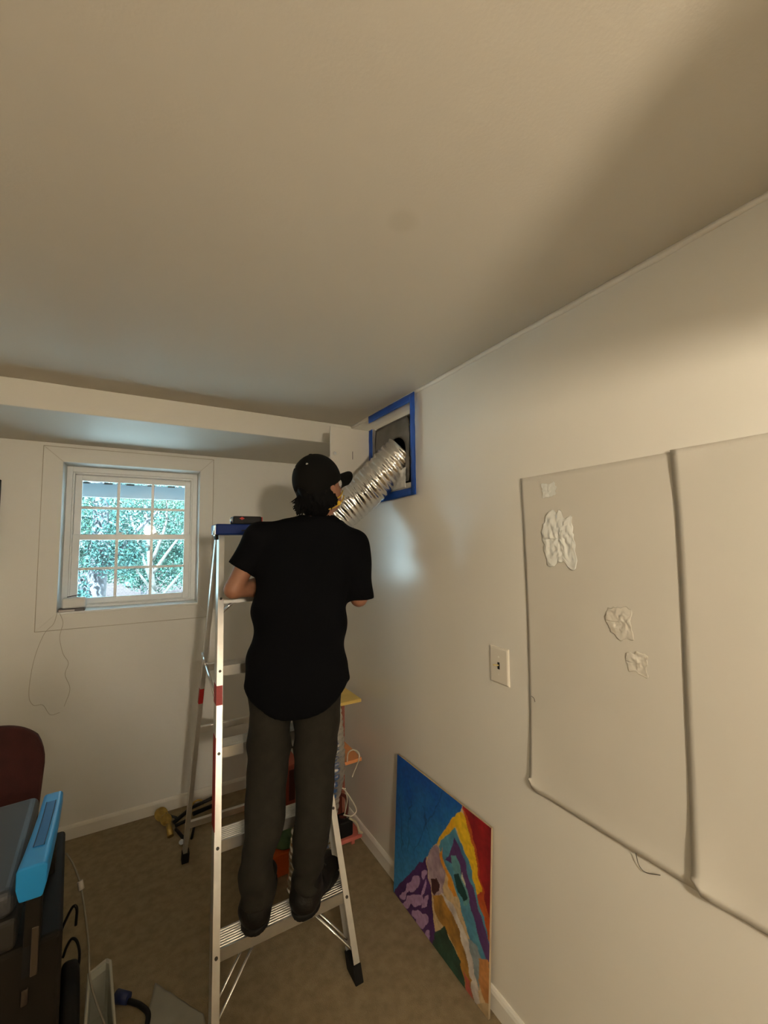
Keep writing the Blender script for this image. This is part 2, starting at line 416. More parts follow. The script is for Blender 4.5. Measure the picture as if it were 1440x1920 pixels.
def tree(name, base, trunk, branches, clumps, nleaf, size, leafm, barkm, label, seed, group):
    rg = np.random.RandomState(seed)
    t = thing(name, base, label, 'tree', group)
    mb = MB(); mb.tube(spline(trunk, 6), list(np.linspace(branches[0], branches[0]*.45, (len(trunk)-1)*6+1)), n=9)
    make('trunk', mb, barkm, t)
    if branches[1]:
        for b in branches[1]:
            mb = MB(); q = spline(b, 6); mb.tube(q, list(np.linspace(branches[2], branches[2]*.3, len(q))), n=6); make('branch', mb, barkm, t)
    V = []; F = []
    for (c, r) in clumps:
        for _ in range(int(nleaf/len(clumps))):
            d = rg.normal(size=3); d /= np.linalg.norm(d); p = np.array(c)+d*np.array(r)*rg.uniform(.25, 1)**.5
            a = rg.normal(size=3); a /= np.linalg.norm(a); b = np.cross(a, rg.normal(size=3)); b /= np.linalg.norm(b)
            s_ = size*rg.uniform(.6, 1.3); i = len(V)
            V += [p-a*s_, p-b*s_*.45+np.array([0, 0, .1*s_]), p+a*s_, p+b*s_*.45+np.array([0, 0, .1*s_])]
            F += [(i, i+1, i+2), (i, i+2, i+3)]
    mb = MB(); mb.v = [tuple(q) for q in V]; mb.f = F; mb.sm = [False]*len(F)
    make('foliage', mb, leafm, t, kind='stuff', fixn=False)
    return t
G0 = -2.8
tree('leafy_tree', (-.75, 9.5, G0), [(-.75, 9.5, G0), (-.7, 9.5, 0), (-.62, 9.45, 1.8), (-.7, 9.5, 3.6)],
     (.22, [[(-.68, 9.5, .9), (-.2, 9.3, 1.7), (.3, 9.2, 2.3)], [(-.7, 9.5, .6), (-1.2, 9.3, 1.6), (-1.5, 9.2, 2.6)]], .07),
     [((-1.6, 9.0, 2.2), (1.0, .8, 1.0)), ((-.6, 8.8, 2.7), (1.1, .8, .8)), ((-1.4, 9.2, .9), (.7, .7, .7)), ((-.35, 8.9, 1.55), (.5, .5, .5)), ((-1.0, 8.7, .65), (.4, .4, .3))],
     9000, .036, M_leaf2, M_bark, 'leafy tree with a dark trunk at the left of the window view', 5, 'trees outside the window')
tree('leafy_tree', (.55, 11.5, G0), [(.55, 11.5, G0), (.45, 11.5, -.5), (.25, 11.4, 1.2), (.1, 11.3, 2.6)],
     (.10, [[(.35, 11.4, .6), (.05, 11.2, 1.5), (-.25, 11.1, 2.6)], [(.32, 11.4, 1.0), (.75, 11.2, 1.7), (1.3, 11.1, 2.4)], [(.3, 11.4, 1.3), (.55, 11.2, 2.2), (.5, 11.1, 3.2)],
            [(.4, 11.4, .3), (.9, 11.1, 1.0), (1.25, 11.0, 1.5)], [(.2, 11.3, 1.6), (-.3, 11.1, 2.0), (-.8, 11, 2.3)], [(.5, 11.3, .3), (.1, 11.1, .9), (-.1, 11, 1.2)]], .045),
     [((.1, 11.9, 2.1), (1.3, .5, .9)), ((1.1, 11.9, 2.0), (.8, .6, 1.0)), ((.5, 12.0, .95), (1.0, .5, .5)), ((.3, 11.3, 3.0), (1.2, .8, .6))],
     8500, .036, M_leaf, M_bark2, 'tree with pale bare branches in the middle of the window view', 6, 'trees outside the window')
tree('leafy_tree', (1.7, 10.0, G0), [(1.7, 10, G0), (1.75, 10, 0), (1.7, 9.9, 2), (1.6, 9.9, 3)],
     (.14, [[(1.7, 10, .8), (1.3, 9.8, 1.6), (.95, 9.7, 2.2)]], .05),
     [((1.25, 9.9, 2.2), (.7, .6, .8)), ((1.2, 9.8, 1.15), (.55, .5, .55)), ((1.6, 9.8, .9), (.5, .5, .5))],
     6500, .034, M_leaf, M_bark, 'rounded green tree at the right of the window view', 8, 'trees outside the window')
def shrub(name, c, r, n, label, seed):
    tree(name, (c[0], c[1], G0), [(c[0], c[1], G0), (c[0], c[1], G0+.6), (c[0]+.05, c[1], c[2]), (c[0], c[1]+.05, c[2]+r[2]*.4)], (.05, None, 0), [(c, r)], int(n*1.7), .042, M_leaf, M_bark, label, seed, 'trees outside the window')
shrub('leafy_shrub', (-1.15, 12.5, .15), (.55, .4, .45), 900, 'bright green shrub before the house at lower left of the window', 11)
shrub('leafy_shrub', (1.25, 13.0, -.28), (.75, .4, .28), 900, 'low hedge-like shrub at lower right of the window', 12)
shrub('leafy_shrub', (.3, 13.2, 1.15), (1.6, .4, .62), 2600, 'wide green shrub hiding the roof of the brick house', 13)
shrub('leafy_shrub', (.1, 14.0, 2.6), (2.4, .5, 1.1), 4200, 'tall pale green treetop far behind the bare branches', 14)
shrub('leafy_shrub', (.2, 15.5, 2.2), (3.0, .5, 1.5), 7000, 'dense dark green treetops furthest behind the bare branches', 15)
shrub('leafy_shrub', (-1.3, 14.75, 1.7), (1.4, .22, 1.0), 2600, 'leafy branches behind the dark trunk at the left of the window', 16)
# brick house across the way
HY = 19.0
hs = thing('brick_house', (0.2, HY, G0), 'pink brick house with white window frames behind the trees outside', 'house')
def brick_mat():
    mt = bpy.data.materials.new('far_brick'); mt.use_nodes = True; nt = mt.node_tree; b = nt.nodes['Principled BSDF']
    tc = nt.nodes.new('ShaderNodeTexCoord'); mp = nt.nodes.new('ShaderNodeMapping'); mp.inputs['Rotation'].default_value = (PI/2, 0, 0)
    bk = nt.nodes.new('ShaderNodeTexBrick'); bk.inputs['Scale'].default_value = 4.0
    bk.inputs['Color1'].default_value = (.024, .0135, .0145, 1); bk.inputs['Color2'].default_value = (.032, .019, .0195, 1); bk.inputs['Mortar'].default_value = (.044, .037, .037, 1)
    bk.inputs['Mortar Size'].default_value = .02
    nt.links.new(tc.outputs['Object'], mp.inputs[0]); nt.links.new(mp.outputs[0], bk.inputs[0]); nt.links.new(bk.outputs[0], b.inputs['Base Color']); b.inputs['Roughness'].default_value = .9
    return mt
make('wall', MB().box((-3.5, HY, G0), (5, HY+5, 1.6)), brick_mat(), hs)
make('roof', MB().prism([(-3.8, HY-.5, 1.5), (-3.8, HY+2.5, 3.4), (-3.8, HY+5.5, 1.5)], (9.1, 0, 0)), MATS['shingle'], hs)
make('ledge', MB().box((-3.6, HY-.25, -.42), (5.1, HY, -.30)), mat('ledge_dark', (.05, .06, .08), .7), hs)
M_pane = mat('far_pane', (.10, .18, .24), .1)
for (pa, pb, qa, qb) in ((165, 196, 1086, 1126), (235, 262, 1064, 1099), (306, 334, 1060, 1092)):
    a = on(pa, qb, 'y', HY-.05); b = on(pb, qa, 'y', HY-.05)
    x0, x1, z0, z1 = a[0], b[0], a[2], b[2]
    wn = make('window', frame_ring(x0, x1, z0, z1, .12, .12, .14, .12, HY-.08, HY), mat('far_trim', (.06, .06, .06), .5), hs)
    make('pane', MB().box((x0+.12, HY-.03, z0+.14), (x1-.12, HY-.01, z1-.12)), M_pane, wn)
    make('muntin', MB().box(((x0+x1)/2-.02, HY-.06, z0+.14), ((x0+x1)/2+.02, HY-.03, z1-.12)), MATS['far_trim'], wn)
    make('muntin', MB().box((x0+.12, HY-.06, (z0+z1)/2-.02), (x1-.12, HY-.03, (z0+z1)/2+.02)), MATS['far_trim'], wn)

# ================================================================== UNSEEN CABINET-SHAPED BOX ADDED BEHIND THE VIEWER TO SHADE THE UPPER RIGHT WALL
blocker = thing('light_blocker', (.79, -.46, 1.975), 'added white box behind the viewpoint that blocks lamp light from the upper right wall', 'light blocker')
make('body', MB().box((.47, -.62, 1.975), (W, -.30, 2.165)), M_trim, blocker, bevel=.003)
for k in range(2): make('door', MB().box((.452, -.615+k*.158, 1.98), (.469, -.463+k*.158, 2.16)), M_trim, blocker, bevel=.003)  # door fronts belong to the added light-blocking box
# ================================================================== LAMP BEHIND THE VIEWER (the room's own light)
lp = thing('pendant_lamp', (LAMP_POS[0], LAMP_POS[1], LAMP_POS[2]-LAMP_R), 'warm glowing globe pendant lamp hanging behind the viewer', 'lamp')
rg_ = MB(); n = 20
rings = []
for i in range(1, 12):
    a = PI*i/12; rings.append([(LAMP_POS[0]+LAMP_R*math.sin(a)*math.cos(2*PI*k/n), LAMP_POS[1]+LAMP_R*math.sin(a)*math.sin(2*PI*k/n), LAMP_POS[2]-LAMP_R*math.cos(a)) for k in range(n)])
rg_.loft(rings)
make('globe', rg_, mat('lamp_glow', (.9, .85, .75), .4, emit=LAMP_COLOR, estr=LAMP_STRENGTH), lp)
make('cord', MB().tube([(LAMP_POS[0], LAMP_POS[1], LAMP_POS[2]+LAMP_R), (LAMP_POS[0], LAMP_POS[1], CEIL-.02)], .004), M_blackpl, lp)
make('socket', MB().disc((LAMP_POS[0], LAMP_POS[1], LAMP_POS[2]+LAMP_R-.008), (0, 0, 1), .03, .05), M_steel, lp)
make('ceiling_rose', MB().disc((LAMP_POS[0], LAMP_POS[1], CEIL), (0, 0, -1), .06, .025, r2=.045), M_trim, lp)

# ================================================================== ACCESS PANEL, FILM, TAPE
ap = thing('access_panel', (W, (VY0+VY1)/2, VZ0), 'open white metal access panel high on the right wall, door swung out', 'access panel')
fr = MB(); x0 = W-.006
for (a, b, c, d) in ((VY0-.018, VY0+.004, VZ0-.018, VZ1+.018), (VY1-.004, VY1+.018, VZ0-.018, VZ1+.018)): fr.box((x0, a, c), (W+.03, b, d))
fr.box((x0, VY0+.004, VZ0-.018), (W+.03, VY1-.004, VZ0+.004)); fr.box((x0, VY0+.004, VZ1-.004), (W+.03, VY1-.004, VZ1+.018))
make('frame', fr, M_trim, ap, bevel=.001)
cav = MB()
cav.box((W+.12, VY0-.1, VZ0-.1), (W+.62, VY0-.09, VZ1+.1)); cav.box((W+.12, VY1+.09, VZ0-.1), (W+.62, VY1+.1, VZ1+.1))
cav.box((W+.12, VY0-.1, VZ0-.1), (W+.62, VY1+.1, VZ0-.09)); cav.box((W+.12, VY0-.1, VZ1+.09), (W+.62, VY1+.1, VZ1+.1)); cav.box((W+.61, VY0-.1, VZ0-.1), (W+.62, VY1+.1, VZ1+.1))
make('plenum', cav, mat('galvanised', (.25, .25, .25), .6, .6), ap)
dr0 = np.array([W-.012, 2.056, 1.905]); ddir = np.array([-.236, .0, 0]); ddir /= np.linalg.norm(ddir); DW = .242
dn = np.array([0, 1.0, 0])
dp = MB(); dp.obox(dr0+ddir*DW/2+np.array([0, 0, .178])+dn*.006, ddir*DW/2, dn*.006, (0, 0, .178))
adoor = make('door', dp, mat('panel_white', (.62, .59, .54), .5), ap, bevel=.002)
kc = on(627, 850, 'y', 2.056)
kn = MB(); kn.disc((kc[0], 2.056, kc[2]), (0, -1, 0), .011, .006, r2=.009); kn.disc((kc[0], 2.050, kc[2]), (0, -1, 0), .006, .003)
make('knob', kn, M_steel, adoor)
sc_ = on(661, 854, 'y', 2.056)
make('slot', MB().box((sc_[0]-.0012, 2.0545, sc_[2]-.022), (sc_[0]+.0012, 2.0565, sc_[2]+.022)), M_dark, adoor)
hg = MB(); hg.tube([(W-.009, 2.052, 1.92), (W-.009, 2.052, 2.25)], .004)
make('hinge', hg, M_steel, adoor)

DC = np.array([W, 1.80, 2.055]); DR = .096                      # duct mouth
def film_fn(y, z):
    q = mnoise.noise(Vector((y*14, z*14, 1.3)))*.004+mnoise.noise(Vector((y*37, z*31, 4.1)))*.002
    return W-.0105+q
# dark grey plastic film with a round hole for the duct
fm = MB(); n = 48; rings = []
ya, yb_, za, zb = VY0+.006, VY1-.006, VZ0+.012, VZ1-.012
for i in range(9):
    t = i/8; ring = []
    for k in range(n):
        a = 2*PI*k/n; c, s_ = math.cos(a), math.sin(a)
        r0 = DR+.012+(.006*math.sin(3*a+1))
        hy = (yb_-DC[1]) if c > 0 else (DC[1]-ya); hz = (zb-DC[2]) if s_ > 0 else (DC[2]-za)
        R_ = min(hy/max(abs(c), 1e-6), hz/max(abs(s_), 1e-6))
        rr = r0+(R_-r0)*t
        y, z = DC[1]+c*rr, DC[2]+s_*rr
        ring.append((film_fn(y, z), y, z))
    rings.append(ring)
fm.loft(rings, caps=False)
fmo = make('plastic_film', fm, mat('grey_film', (.13, .125, .115), .32, var=.25, vscale=9, spec=.6), label='dark grey plastic film stretched over the opening around the foil duct', cat='plastic film')
fmo.modifiers.new('solid', 'SOLIDIFY').thickness = .0008
# crumpled clear plastic in the lower part of the opening
cl = MB()
def cl_fn(u, v):
    y = VY0+.03+(VY1-VY0-.035)*u; z = VZ0-.020+.10*v*(1-.5*u*u)
    q = mnoise.noise(Vector((y*40, z*30, 9)))*.006+mnoise.noise(Vector((y*95, z*80, 2)))*.003
    return (W-.018+q, y, z)
cl.grid(cl_fn, 36, 14)
clo = make('clear_wrap', cl, mat('clear_plastic', (.75, .78, .80), .16, spec=.9, metal=.35), label='crumpled shiny clear plastic at the bottom of the taped opening', cat='plastic wrap')
clo.modifiers.new('solid', 'SOLIDIFY').thickness = .0006
M_tape = mat('painters_tape', s2l((18, 72, 164)), .55, var=.06, vscale=40)
def tape(poly, label, seed):                            # poly (y,z) corners a,b,c,d ; long side a-b / d-c
    a, b, c, d = [np.array(p, float) for p in poly]
    def fn(u, v):
        p = (a*(1-u)+b*u)*(1-v)+(d*(1-u)+c*u)*v
        e = mnoise.noise(Vector((u*9, seed, v*3)))*.0012
        return (W-.0225-abs(e)-.0004*math.sin(u*25+seed), p[0]+e*.8, p[1]+e*.8)
    mb = MB(); mb.sheet(fn, 30, 4, (.0016, 0, 0))
    make('painters_tape', mb, M_tape, label=label, cat='tape', group='blue tape strips round the wall opening')
tape([(1.600, 2.338), (1.600, 1.858), (1.640, 1.858), (1.640, 2.338)], 'vertical blue tape strip on the near side of the taped opening', 1)
tape([(1.602, 2.343), (2.060, 2.345), (2.058, 2.305), (1.602, 2.303)], 'blue tape strip along the top of the opening, under the ceiling', 2)
tape([(1.600, 1.892), (2.045, 1.886), (2.043, 1.846), (1.600, 1.856)], 'blue tape strip along the bottom of the opening', 3)
tape([(2.062, 2.262), (2.062, 1.90), (2.016, 1.90), (2.016, 2.262)], 'vertical blue tape strip beside the hinge of the open panel door', 4)

# ================================================================== FLEXIBLE DUCT
NV = np.array([math.sin(.3316), math.cos(.3316), 0])             # horizontal direction from the viewer to the worker
RV = np.array([NV[1], -NV[0], 0])
def at(px, py, s): d = ray(px, py); return CO+d*(s/(d@NV))
ddr = at(683, 922, 2.115)-DC; ddr /= np.linalg.norm(ddr)
dpath = spline([DC-ddr*.05, DC, DC+ddr*.09, at(683, 922, 2.115), at(642, 958, 2.13), at(608, 1005, 2.13), at(600, 1080, 2.12), at(596, 1180, 2.11),
                at(598, 1290, 2.11), at(607, 1390, 2.13), at(608, 1445, 2.135), at(597, 1500, 2.13), at(586, 1560, 2.11), at(581, 1625, 2.095), at(579, 1668, 2.088)], 46)
L = [0]
for i in range(1, len(dpath)): L.append(L[-1]+float(np.linalg.norm(dpath[i]-dpath[i-1])))
N = int(L[-1]/.0042); pts = []
for i in range(N):
    l = L[-1]*i/(N-1); pts.append(np.array([np.interp(l, L, [p[k] for p in dpath]) for k in range(3)]))
mb = MB(); rings = []; up = np.array([0, 0, 1.0]); nn = 40
for i, p in enumerate(pts):
    t = pts[min(i+1, N-1)]-pts[max(i-1, 0)]; t /= np.linalg.norm(t)
    up = up-t*(up@t); up /= np.linalg.norm(up); b = np.cross(t, up); ring = []
    for k in range(nn):
        a = 2*PI*k/nn
        phs = (i*.0042)/.0275
        saw = abs(2*((phs+a/(2*PI)) % 1)-1)
        cr = mnoise.noise(Vector((math.cos(a)*3.2, math.sin(a)*3.2, i*.11)))*.0055+mnoise.noise(Vector((math.cos(a)*9, math.sin(a)*9, i*.35)))*.0042
        r = DR-.003+.0068*(saw**.8)+cr
        ring.append(p+r*(math.cos(a)*up+math.sin(a)*b))
    rings.append(ring)
mb.loft(rings, caps=False)
dco = make('flexible_duct', mb, M_foil, label='silver foil flexible duct curving down from the wall opening', cat='duct')
dco.modifiers.new('solid', 'SOLIDIFY').thickness = .0012

# ================================================================== STEPLADDER
LX, LY, LW0, LW1, LSF, LSP, LH = .504, 1.515, .530, .355, .594, .991, 1.700
def lpt(side, t, back=False, inset=0.0):
    w_ = (LW0*(1-t)+LW1*t)/2-inset
    dep = LSF*t if not back else LSP+(LSF+.062-LSP)*t
    return np.array([LX+side*w_, LY+dep, 1.725*t])
ld = thing('stepladder', (LX, LY+LSP/2, 0), 'aluminium stepladder with blue top and red labels, worker standing on its lowest step', 'ladder')
def channel(side, back, web, fl, t0, t1):
    """C section rail: web on the outside, flanges towards the middle of the ladder"""
    mb = MB(); rings = []
    for t in (t0, t1):
        p = lpt(side, t, back); e = np.array([-side, 0, 0.0])
        ax = lpt(side, 1, back)-lpt(side, 0, back); ax /= np.linalg.norm(ax)
        e = e-ax*(e@ax); e /= np.linalg.norm(e)
        d = np.cross(ax, e)*side; d = d if d[1] > 0 else -d
        k = .0028; prof = [(0, 0), (fl, 0), (fl, k), (k, k), (k, web-k), (fl, web-k), (fl, web), (0, web)]
        rings.append([p+e*a+d*b for a, b in prof])
    mb.loft(rings, smooth=False); return mb
for sd_ in (-1, 1):
    make('front_rail', channel(sd_, False, .066, .024, .012, .972), M_alu, ld)
    make('rear_rail', channel(sd_, True, .034, .020, .012, .965), M_alu, ld)
    for bk, wd in ((False, .066), (True, .034)):
        p = lpt(sd_, 0, bk); ax = lpt(sd_, 1, bk)-p; ax /= np.linalg.norm(ax)
        mb = MB(); cx_ = p[0]-sd_*.014
        y0 = p[1]-.004
        mb.prism([(cx_-.017, y0, 0), (cx_+.017, y0, 0), (cx_+.017, y0+wd+.012, 0), (cx_-.017, y0+wd+.012, 0)], ax*.055/ax[2])
        make('rubber_foot', mb, M_black, ld, bevel=.003)
STEPZ = [.268+.2857*i for i in range(5)]
for i, z in enumerate(STEPZ):
    t = z/1.725; a = lpt(-1, t); b = lpt(1, t); x0, x1 = a[0]+.003, b[0]-.003; y = a[1]
    mb = MB(); dpt = .082; lip = .040
    prof = [(y, z-lip), (y+.003, z-lip), (y+.003, z-.004)]
    top = [(y, z)]
    for k in range(7):
        ya_ = y+.008+k*.0105; top += [(ya_, z), (ya_+.002, z+.0022), (ya_+.005, z+.0022), (ya_+.007, z)]
    top += [(y+dpt, z)]
    loop = [(y, z-lip)]+top+[(y+dpt, z-.026), (y+dpt-.003, z-.026), (y+dpt-.003, z-.004), (y+.003, z-.004), (y+.003, z-lip)]
    mb.loft([[(x0, q, w_) for q, w_ in loop], [(x1, q, w_) for q, w_ in loop]], smooth=False)
    st = make('step', mb, M_alu, ld)
    for sd_ in (-1, 1):
        p = lpt(sd_, (z-.018)/1.725)
        make('rivet', MB().disc((p[0]-sd_*.012, p[1]+.0015, p[2]), (0, -1, .33), .0055, .004), mat('dark_rivet', (.06, .055, .05), .5, .6), ld)
        # small gusset under the step
        q0 = np.array([p[0]-sd_*.004, y+.02, z-.085]); q1 = np.array([p[0]-sd_*.085, y+.02, z-.022])
        if i in (4,):
            mb = MB(); mb.tube([q0+(0, .02, -.02), q1], .007); make('gusset', mb, M_alu, ld)
# long diagonal braces under the lowest step, front and back
z = STEPZ[0]
for sd_ in (-1, 1):
    for dy in (.012, .066):
        p = lpt(sd_, .05); q = np.array([LX+sd_*.105, LY+LSF*z/1.725+dy, z-.030])
        c = np.array([p[0]-sd_*.016, p[1]+dy, p[2]])
        mb = MB(); mb.tube([c, c*.92+q*.08, q], .0048, n=8); make('brace', mb, M_steel, ld)
# rear horizontals
for zz in (.20, .70, 1.02):
    a = lpt(-1, zz/1.725, True, .003); b = lpt(1, zz/1.725, True, .003)
    mb = MB(); mb.box((a[0], a[1]+.004, zz-.016), (b[0], a[1]+.024, zz+.016)); make('rear_bar', mb, M_alu, ld, bevel=.002)
# spreaders
for sd_ in (-1, 1):
    a = lpt(sd_, .58)+np.array([-sd_*.004, .05, 0]); b = lpt(sd_, .635, True)+np.array([sd_*.006, .01, 0]); mid = (a+b)/2+np.array([sd_*.012, 0, .045])
    mb = MB(); mb.tube([a, mid], .006, n=6); mb.tube([mid, b], .006, n=6); mb.disc(mid-np.array([.006, 0, 0]), (1, 0, 0), .010, .012)
    make('spreader', mb, M_steel, ld)
# red labels
M_red = mat('red_label', s2l((150, 22, 20)), .5)
def band(side, z0, z1, back, web, fl, front=True):
    mb = MB(); rings = []
    for z_ in (z0, z1):
        t = z_/1.725; p = lpt(side, t, back); o = .0012
        prof = [(p[0]+side*o, p[1]-o), (p[0]-side*(fl+o if front else .001), p[1]-o), (p[0]-side*(fl if front else .001), p[1]+.0005), (p[0]-side*.0003, p[1]+.0005), (p[0]-side*.0003, p[1]+web), (p[0]+side*o, p[1]+web)]
        rings.append([(a, b, z_) for a, b in prof])
    mb.loft(rings, smooth=False); make('red_label', mb, M_red, ld)
band(-1, .985, 1.055, False, .060, .022)
band(-1, .585, .875, False, .058, .022, front=False)
band(-1, .84, .915, True, .030, .018)
# blue moulded top
M_bluecap = mat('blue_cap', s2l((5, 38, 108)), .5, spec=.2)
tcx0, tcx1, tcy0, tcy1, tz0, tz1 = LX-.198, LX+.198, 2.062, 2.215, 1.678, 1.728
cap = MB(); prof = []
cap.box((tcx0, tcy0, tz0), (tcx1, tcy1, tz1))
cpo = make('top_cap', cap, M_bluecap, ld, bevel=.006, seg=3)
for k, xx in enumerate((LX-.10, LX, LX+.10)):
    make('boss', MB().disc((xx, tcy0+.001, 1.706), (0, -1, 0), .010, .003), M_bluecap, cpo)
make('slot', MB().box((LX-.085, tcy0-.0015, 1.695), (LX-.025, tcy0+.002, 1.701)), M_dark, cpo)
for sd_ in (-1, 1):
    xx = tcx0 if sd_ < 0 else tcx1
    mb = MB(); mb.box((xx-.004, tcy0+.012, 1.672), (xx+.004, tcy0+.058, 1.722)); make('end_plate', mb, M_alu, cpo, bevel=.002)
    make('pivot_bolt', MB().disc((xx+sd_*.003, tcy0+.034, 1.688), (sd_, 0, 0), .010, .006), M_steel, cpo)
    mb = MB(); mb.box((xx-sd_*.002-.004, tcy0+.004, 1.655), (xx-sd_*.002+.010, tcy0+.05, 1.680)); make('hinge_block', mb, M_black, cpo)

# black tool case with a red diamond lying on the ladder top
tl = thing('tool_case', (.447, 2.125, 1.728), 'black tool case with a small red diamond on the blue ladder top', 'tool case')
mb = MB(); mb.box((.385, 2.085, 1.7285), (.520, 2.165, 1.768)); tcb = make('body', mb, M_blackpl, tl, bevel=.008, seg=3)
M_redpl = mat('red_plastic', s2l((200, 50, 40)), .5)
c = on(454, 972, 'y', 2.0845); 
mb = MB(); mb.prism([(c[0]-.013, 2.0845, c[2]), (c[0], 2.0845, c[2]-.007), (c[0]+.013, 2.0845, c[2]), (c[0], 2.0845, c[2]+.007)], (0, .002, 0)); make('diamond_mark', mb, M_redpl, tcb)
mb = MB(); mb.disc((.386, 2.12, 1.747), (-1, 0, 0), .011, .008, r2=.008); make('chrome_tip', mb, M_steel, tl)
mb = MB(); mb.box((.5195, 2.10, 1.742), (.527, 2.15, 1.766)); make('red_button', mb, M_redpl, tl, bevel=.002)
mb = MB(); mb.tube(spline([(.378, 2.10, 1.733), (.392, 2.088, 1.733), (.43, 2.079, 1.733)], 6), .0035); make('wrist_cord', mb, M_blackpl, tl)

# ================================================================== THE WORKER ON THE LADDER
def rows(data):
    zs, C, A = [], [], []
    for py, pl, pr, s in data:
        a = at(pl, py, s); b = at(pr, py, s); c = (a+b)/2
        zs.append(c[2]); C.append(c[:2]); A.append(float(np.linalg.norm((b-a)[:2]))/2)
    o = np.argsort(zs); return [zs[i] for i in o], [C[i] for i in o], [A[i] for i in o]
def wav(P, k, ph=0.0): return np.sin(P@np.asarray(k, float)+ph)
TZ, TC, TA = rows([(985, 548, 634, 1.81), (1004, 514, 652, 1.81), (1030, 492, 664, 1.81), (1060, 480, 666, 1.805), (1129, 475, 650, 1.80), (1200, 471, 647, 1.80), (1256, 458, 651, 1.795),
                   (1285, 456, 658, 1.79), (1312, 459, 650, 1.79), (1360, 462, 646, 1.79)])
TB = [float(np.interp(z, [.8, 1.0, 1.2, 1.45, 1.62, 1.7], [.118, .120, .110, .112, .100, .07])) for z in TZ]
nb = at(597, 968, 1.80); shL = at(487, 1006, 1.80); shR = at(668, 1024, 1.805)
elL = at(438, 1105, 1.795); elR = at(673, 1121, 1.815)
hemL = at(449, 1064, 1.80); hemR = at(676, 1122, 1.815)
dc = at(601, 1065, 2.12)                                       # duct axis where the hands hold it
def around(r, deg, z): a = math.radians(deg); return np.array([dc[0], dc[1], 0])+r*(math.cos(a)*RV+math.sin(a)*NV)+np.array([0, 0, z])
hzL, hzR = dc[2]-.06, dc[2]+.05
wrL = around(.165, 212, hzL-.01); wrR = around(.160, -34, hzR-.02)
LEGL = rows([(1290, 464, 556, 1.79), (1322, 468, 548, 1.79), (1351, 467, 546, 1.785), (1409, 463, 544, 1.77), (1474, 461, 538, 1.735), (1538, 459, 534, 1.69), (1577, 456, 526, 1.675), (1603, 452, 513, 1.675), (1640, 448, 513, 1.68), (1684, 451, 518, 1.685)])
LEGR = rows([(1290, 540, 642, 1.79), (1322, 548, 638, 1.79), (1351, 550, 636, 1.785), (1409, 551, 632, 1.77), (1458, 553, 626, 1.745), (1538, 553, 623, 1.70), (1571, 549, 616, 1.69), (1596, 548, 610, 1.695), (1638, 549, 602, 1.705), (1656, 552, 600, 1.71)])
def legdepth(zs): return [float(np.interp(z, [.3, .5, .75, 1.0], [.064, .066, .078, .098])) for z in zs]
# ---- clothing volumes
def d_torso(P): return d_loft(P, TZ, TC, RV, NV, TA, TB, 2.4)
def cut(P, p, n): n = np.asarray(n)/np.linalg.norm(n); return (P-p)@n
def d_shirt(P):
    d = d_torso(P)
    d = smin(d, d_cone(P, nb+np.array([0, 0, -.045]), shL+np.array([0, 0, .004]), .062, .050), .05)
    d = smin(d, d_cone(P, nb+np.array([0, 0, -.045]), shR+np.array([0, 0, .004]), .062, .052), .05)
    sl = np.maximum(d_cone(P, shL, hemL+(hemL-shL)*.4, .052, .049), cut(P, hemL, elL-shL))
    sr = np.maximum(d_cone(P, shR, hemR+(hemR-shR)*.3, .056, .056), cut(P, hemR, (elR-shR)))
    d = smin(d, sl, .035); d = smin(d, sr, .035)
    # creases
    d = d+.0035*wav(P, (10, 6, 34), .4)*wav(P, (5, 9, 6), 1.0)+.0022*wav(P, (-26, 10, 38), 2)
    u = ((P-np.append(TC[0], 0))@RV)/.16
    zh = HEM+.058*np.clip(np.abs(u), 0, 1.25)**2.6
    d = np.maximum(d, zh-P[:, 2])
    nk = np.linalg.norm((P-(nb+np.array([0, 0, .03])))*np.array([1, 1, 1.0]), axis=1)-.068     # neck opening
    return np.maximum(d, -nk)
HEM = float(at(548, 1344, 1.72)[2])
def d_leg(P, Lg, ph):
    d = d_loft(P, Lg[0], Lg[1], RV, NV, Lg[2], legdepth(Lg[0]), 2.2)
    lowz = np.clip((.62-P[:, 2])/.2, 0, 1)
    d = d+.0025*wav(P, (14, 8, 26), ph)+lowz*(.0034*wav(P, (22, 14, 66), ph+1.2)+.0022*wav(P, (-30, 20, 95), ph))
    kz = np.clip(1-np.abs(P[:, 2]-.82)/.16, 0, 1)
    return d+kz*.0035*wav(P, (-30, 12, 60), ph)
def d_pants(P):
    d = smin(d_leg(P, LEGL, .3), d_leg(P, LEGR, 1.9), .012)
    zt = float(at(548, 1300, 1.79)[2])
    hip = d_loft(P, [zt-.03, zt+.02, zt+.12], [((np.array(LEGL[1][-1])+np.array(LEGR[1][-1]))/2)]*3, RV, NV, [.150, .160, .150], [.095, .105, .1], 2.3)
    return smin(d, hip, .03)
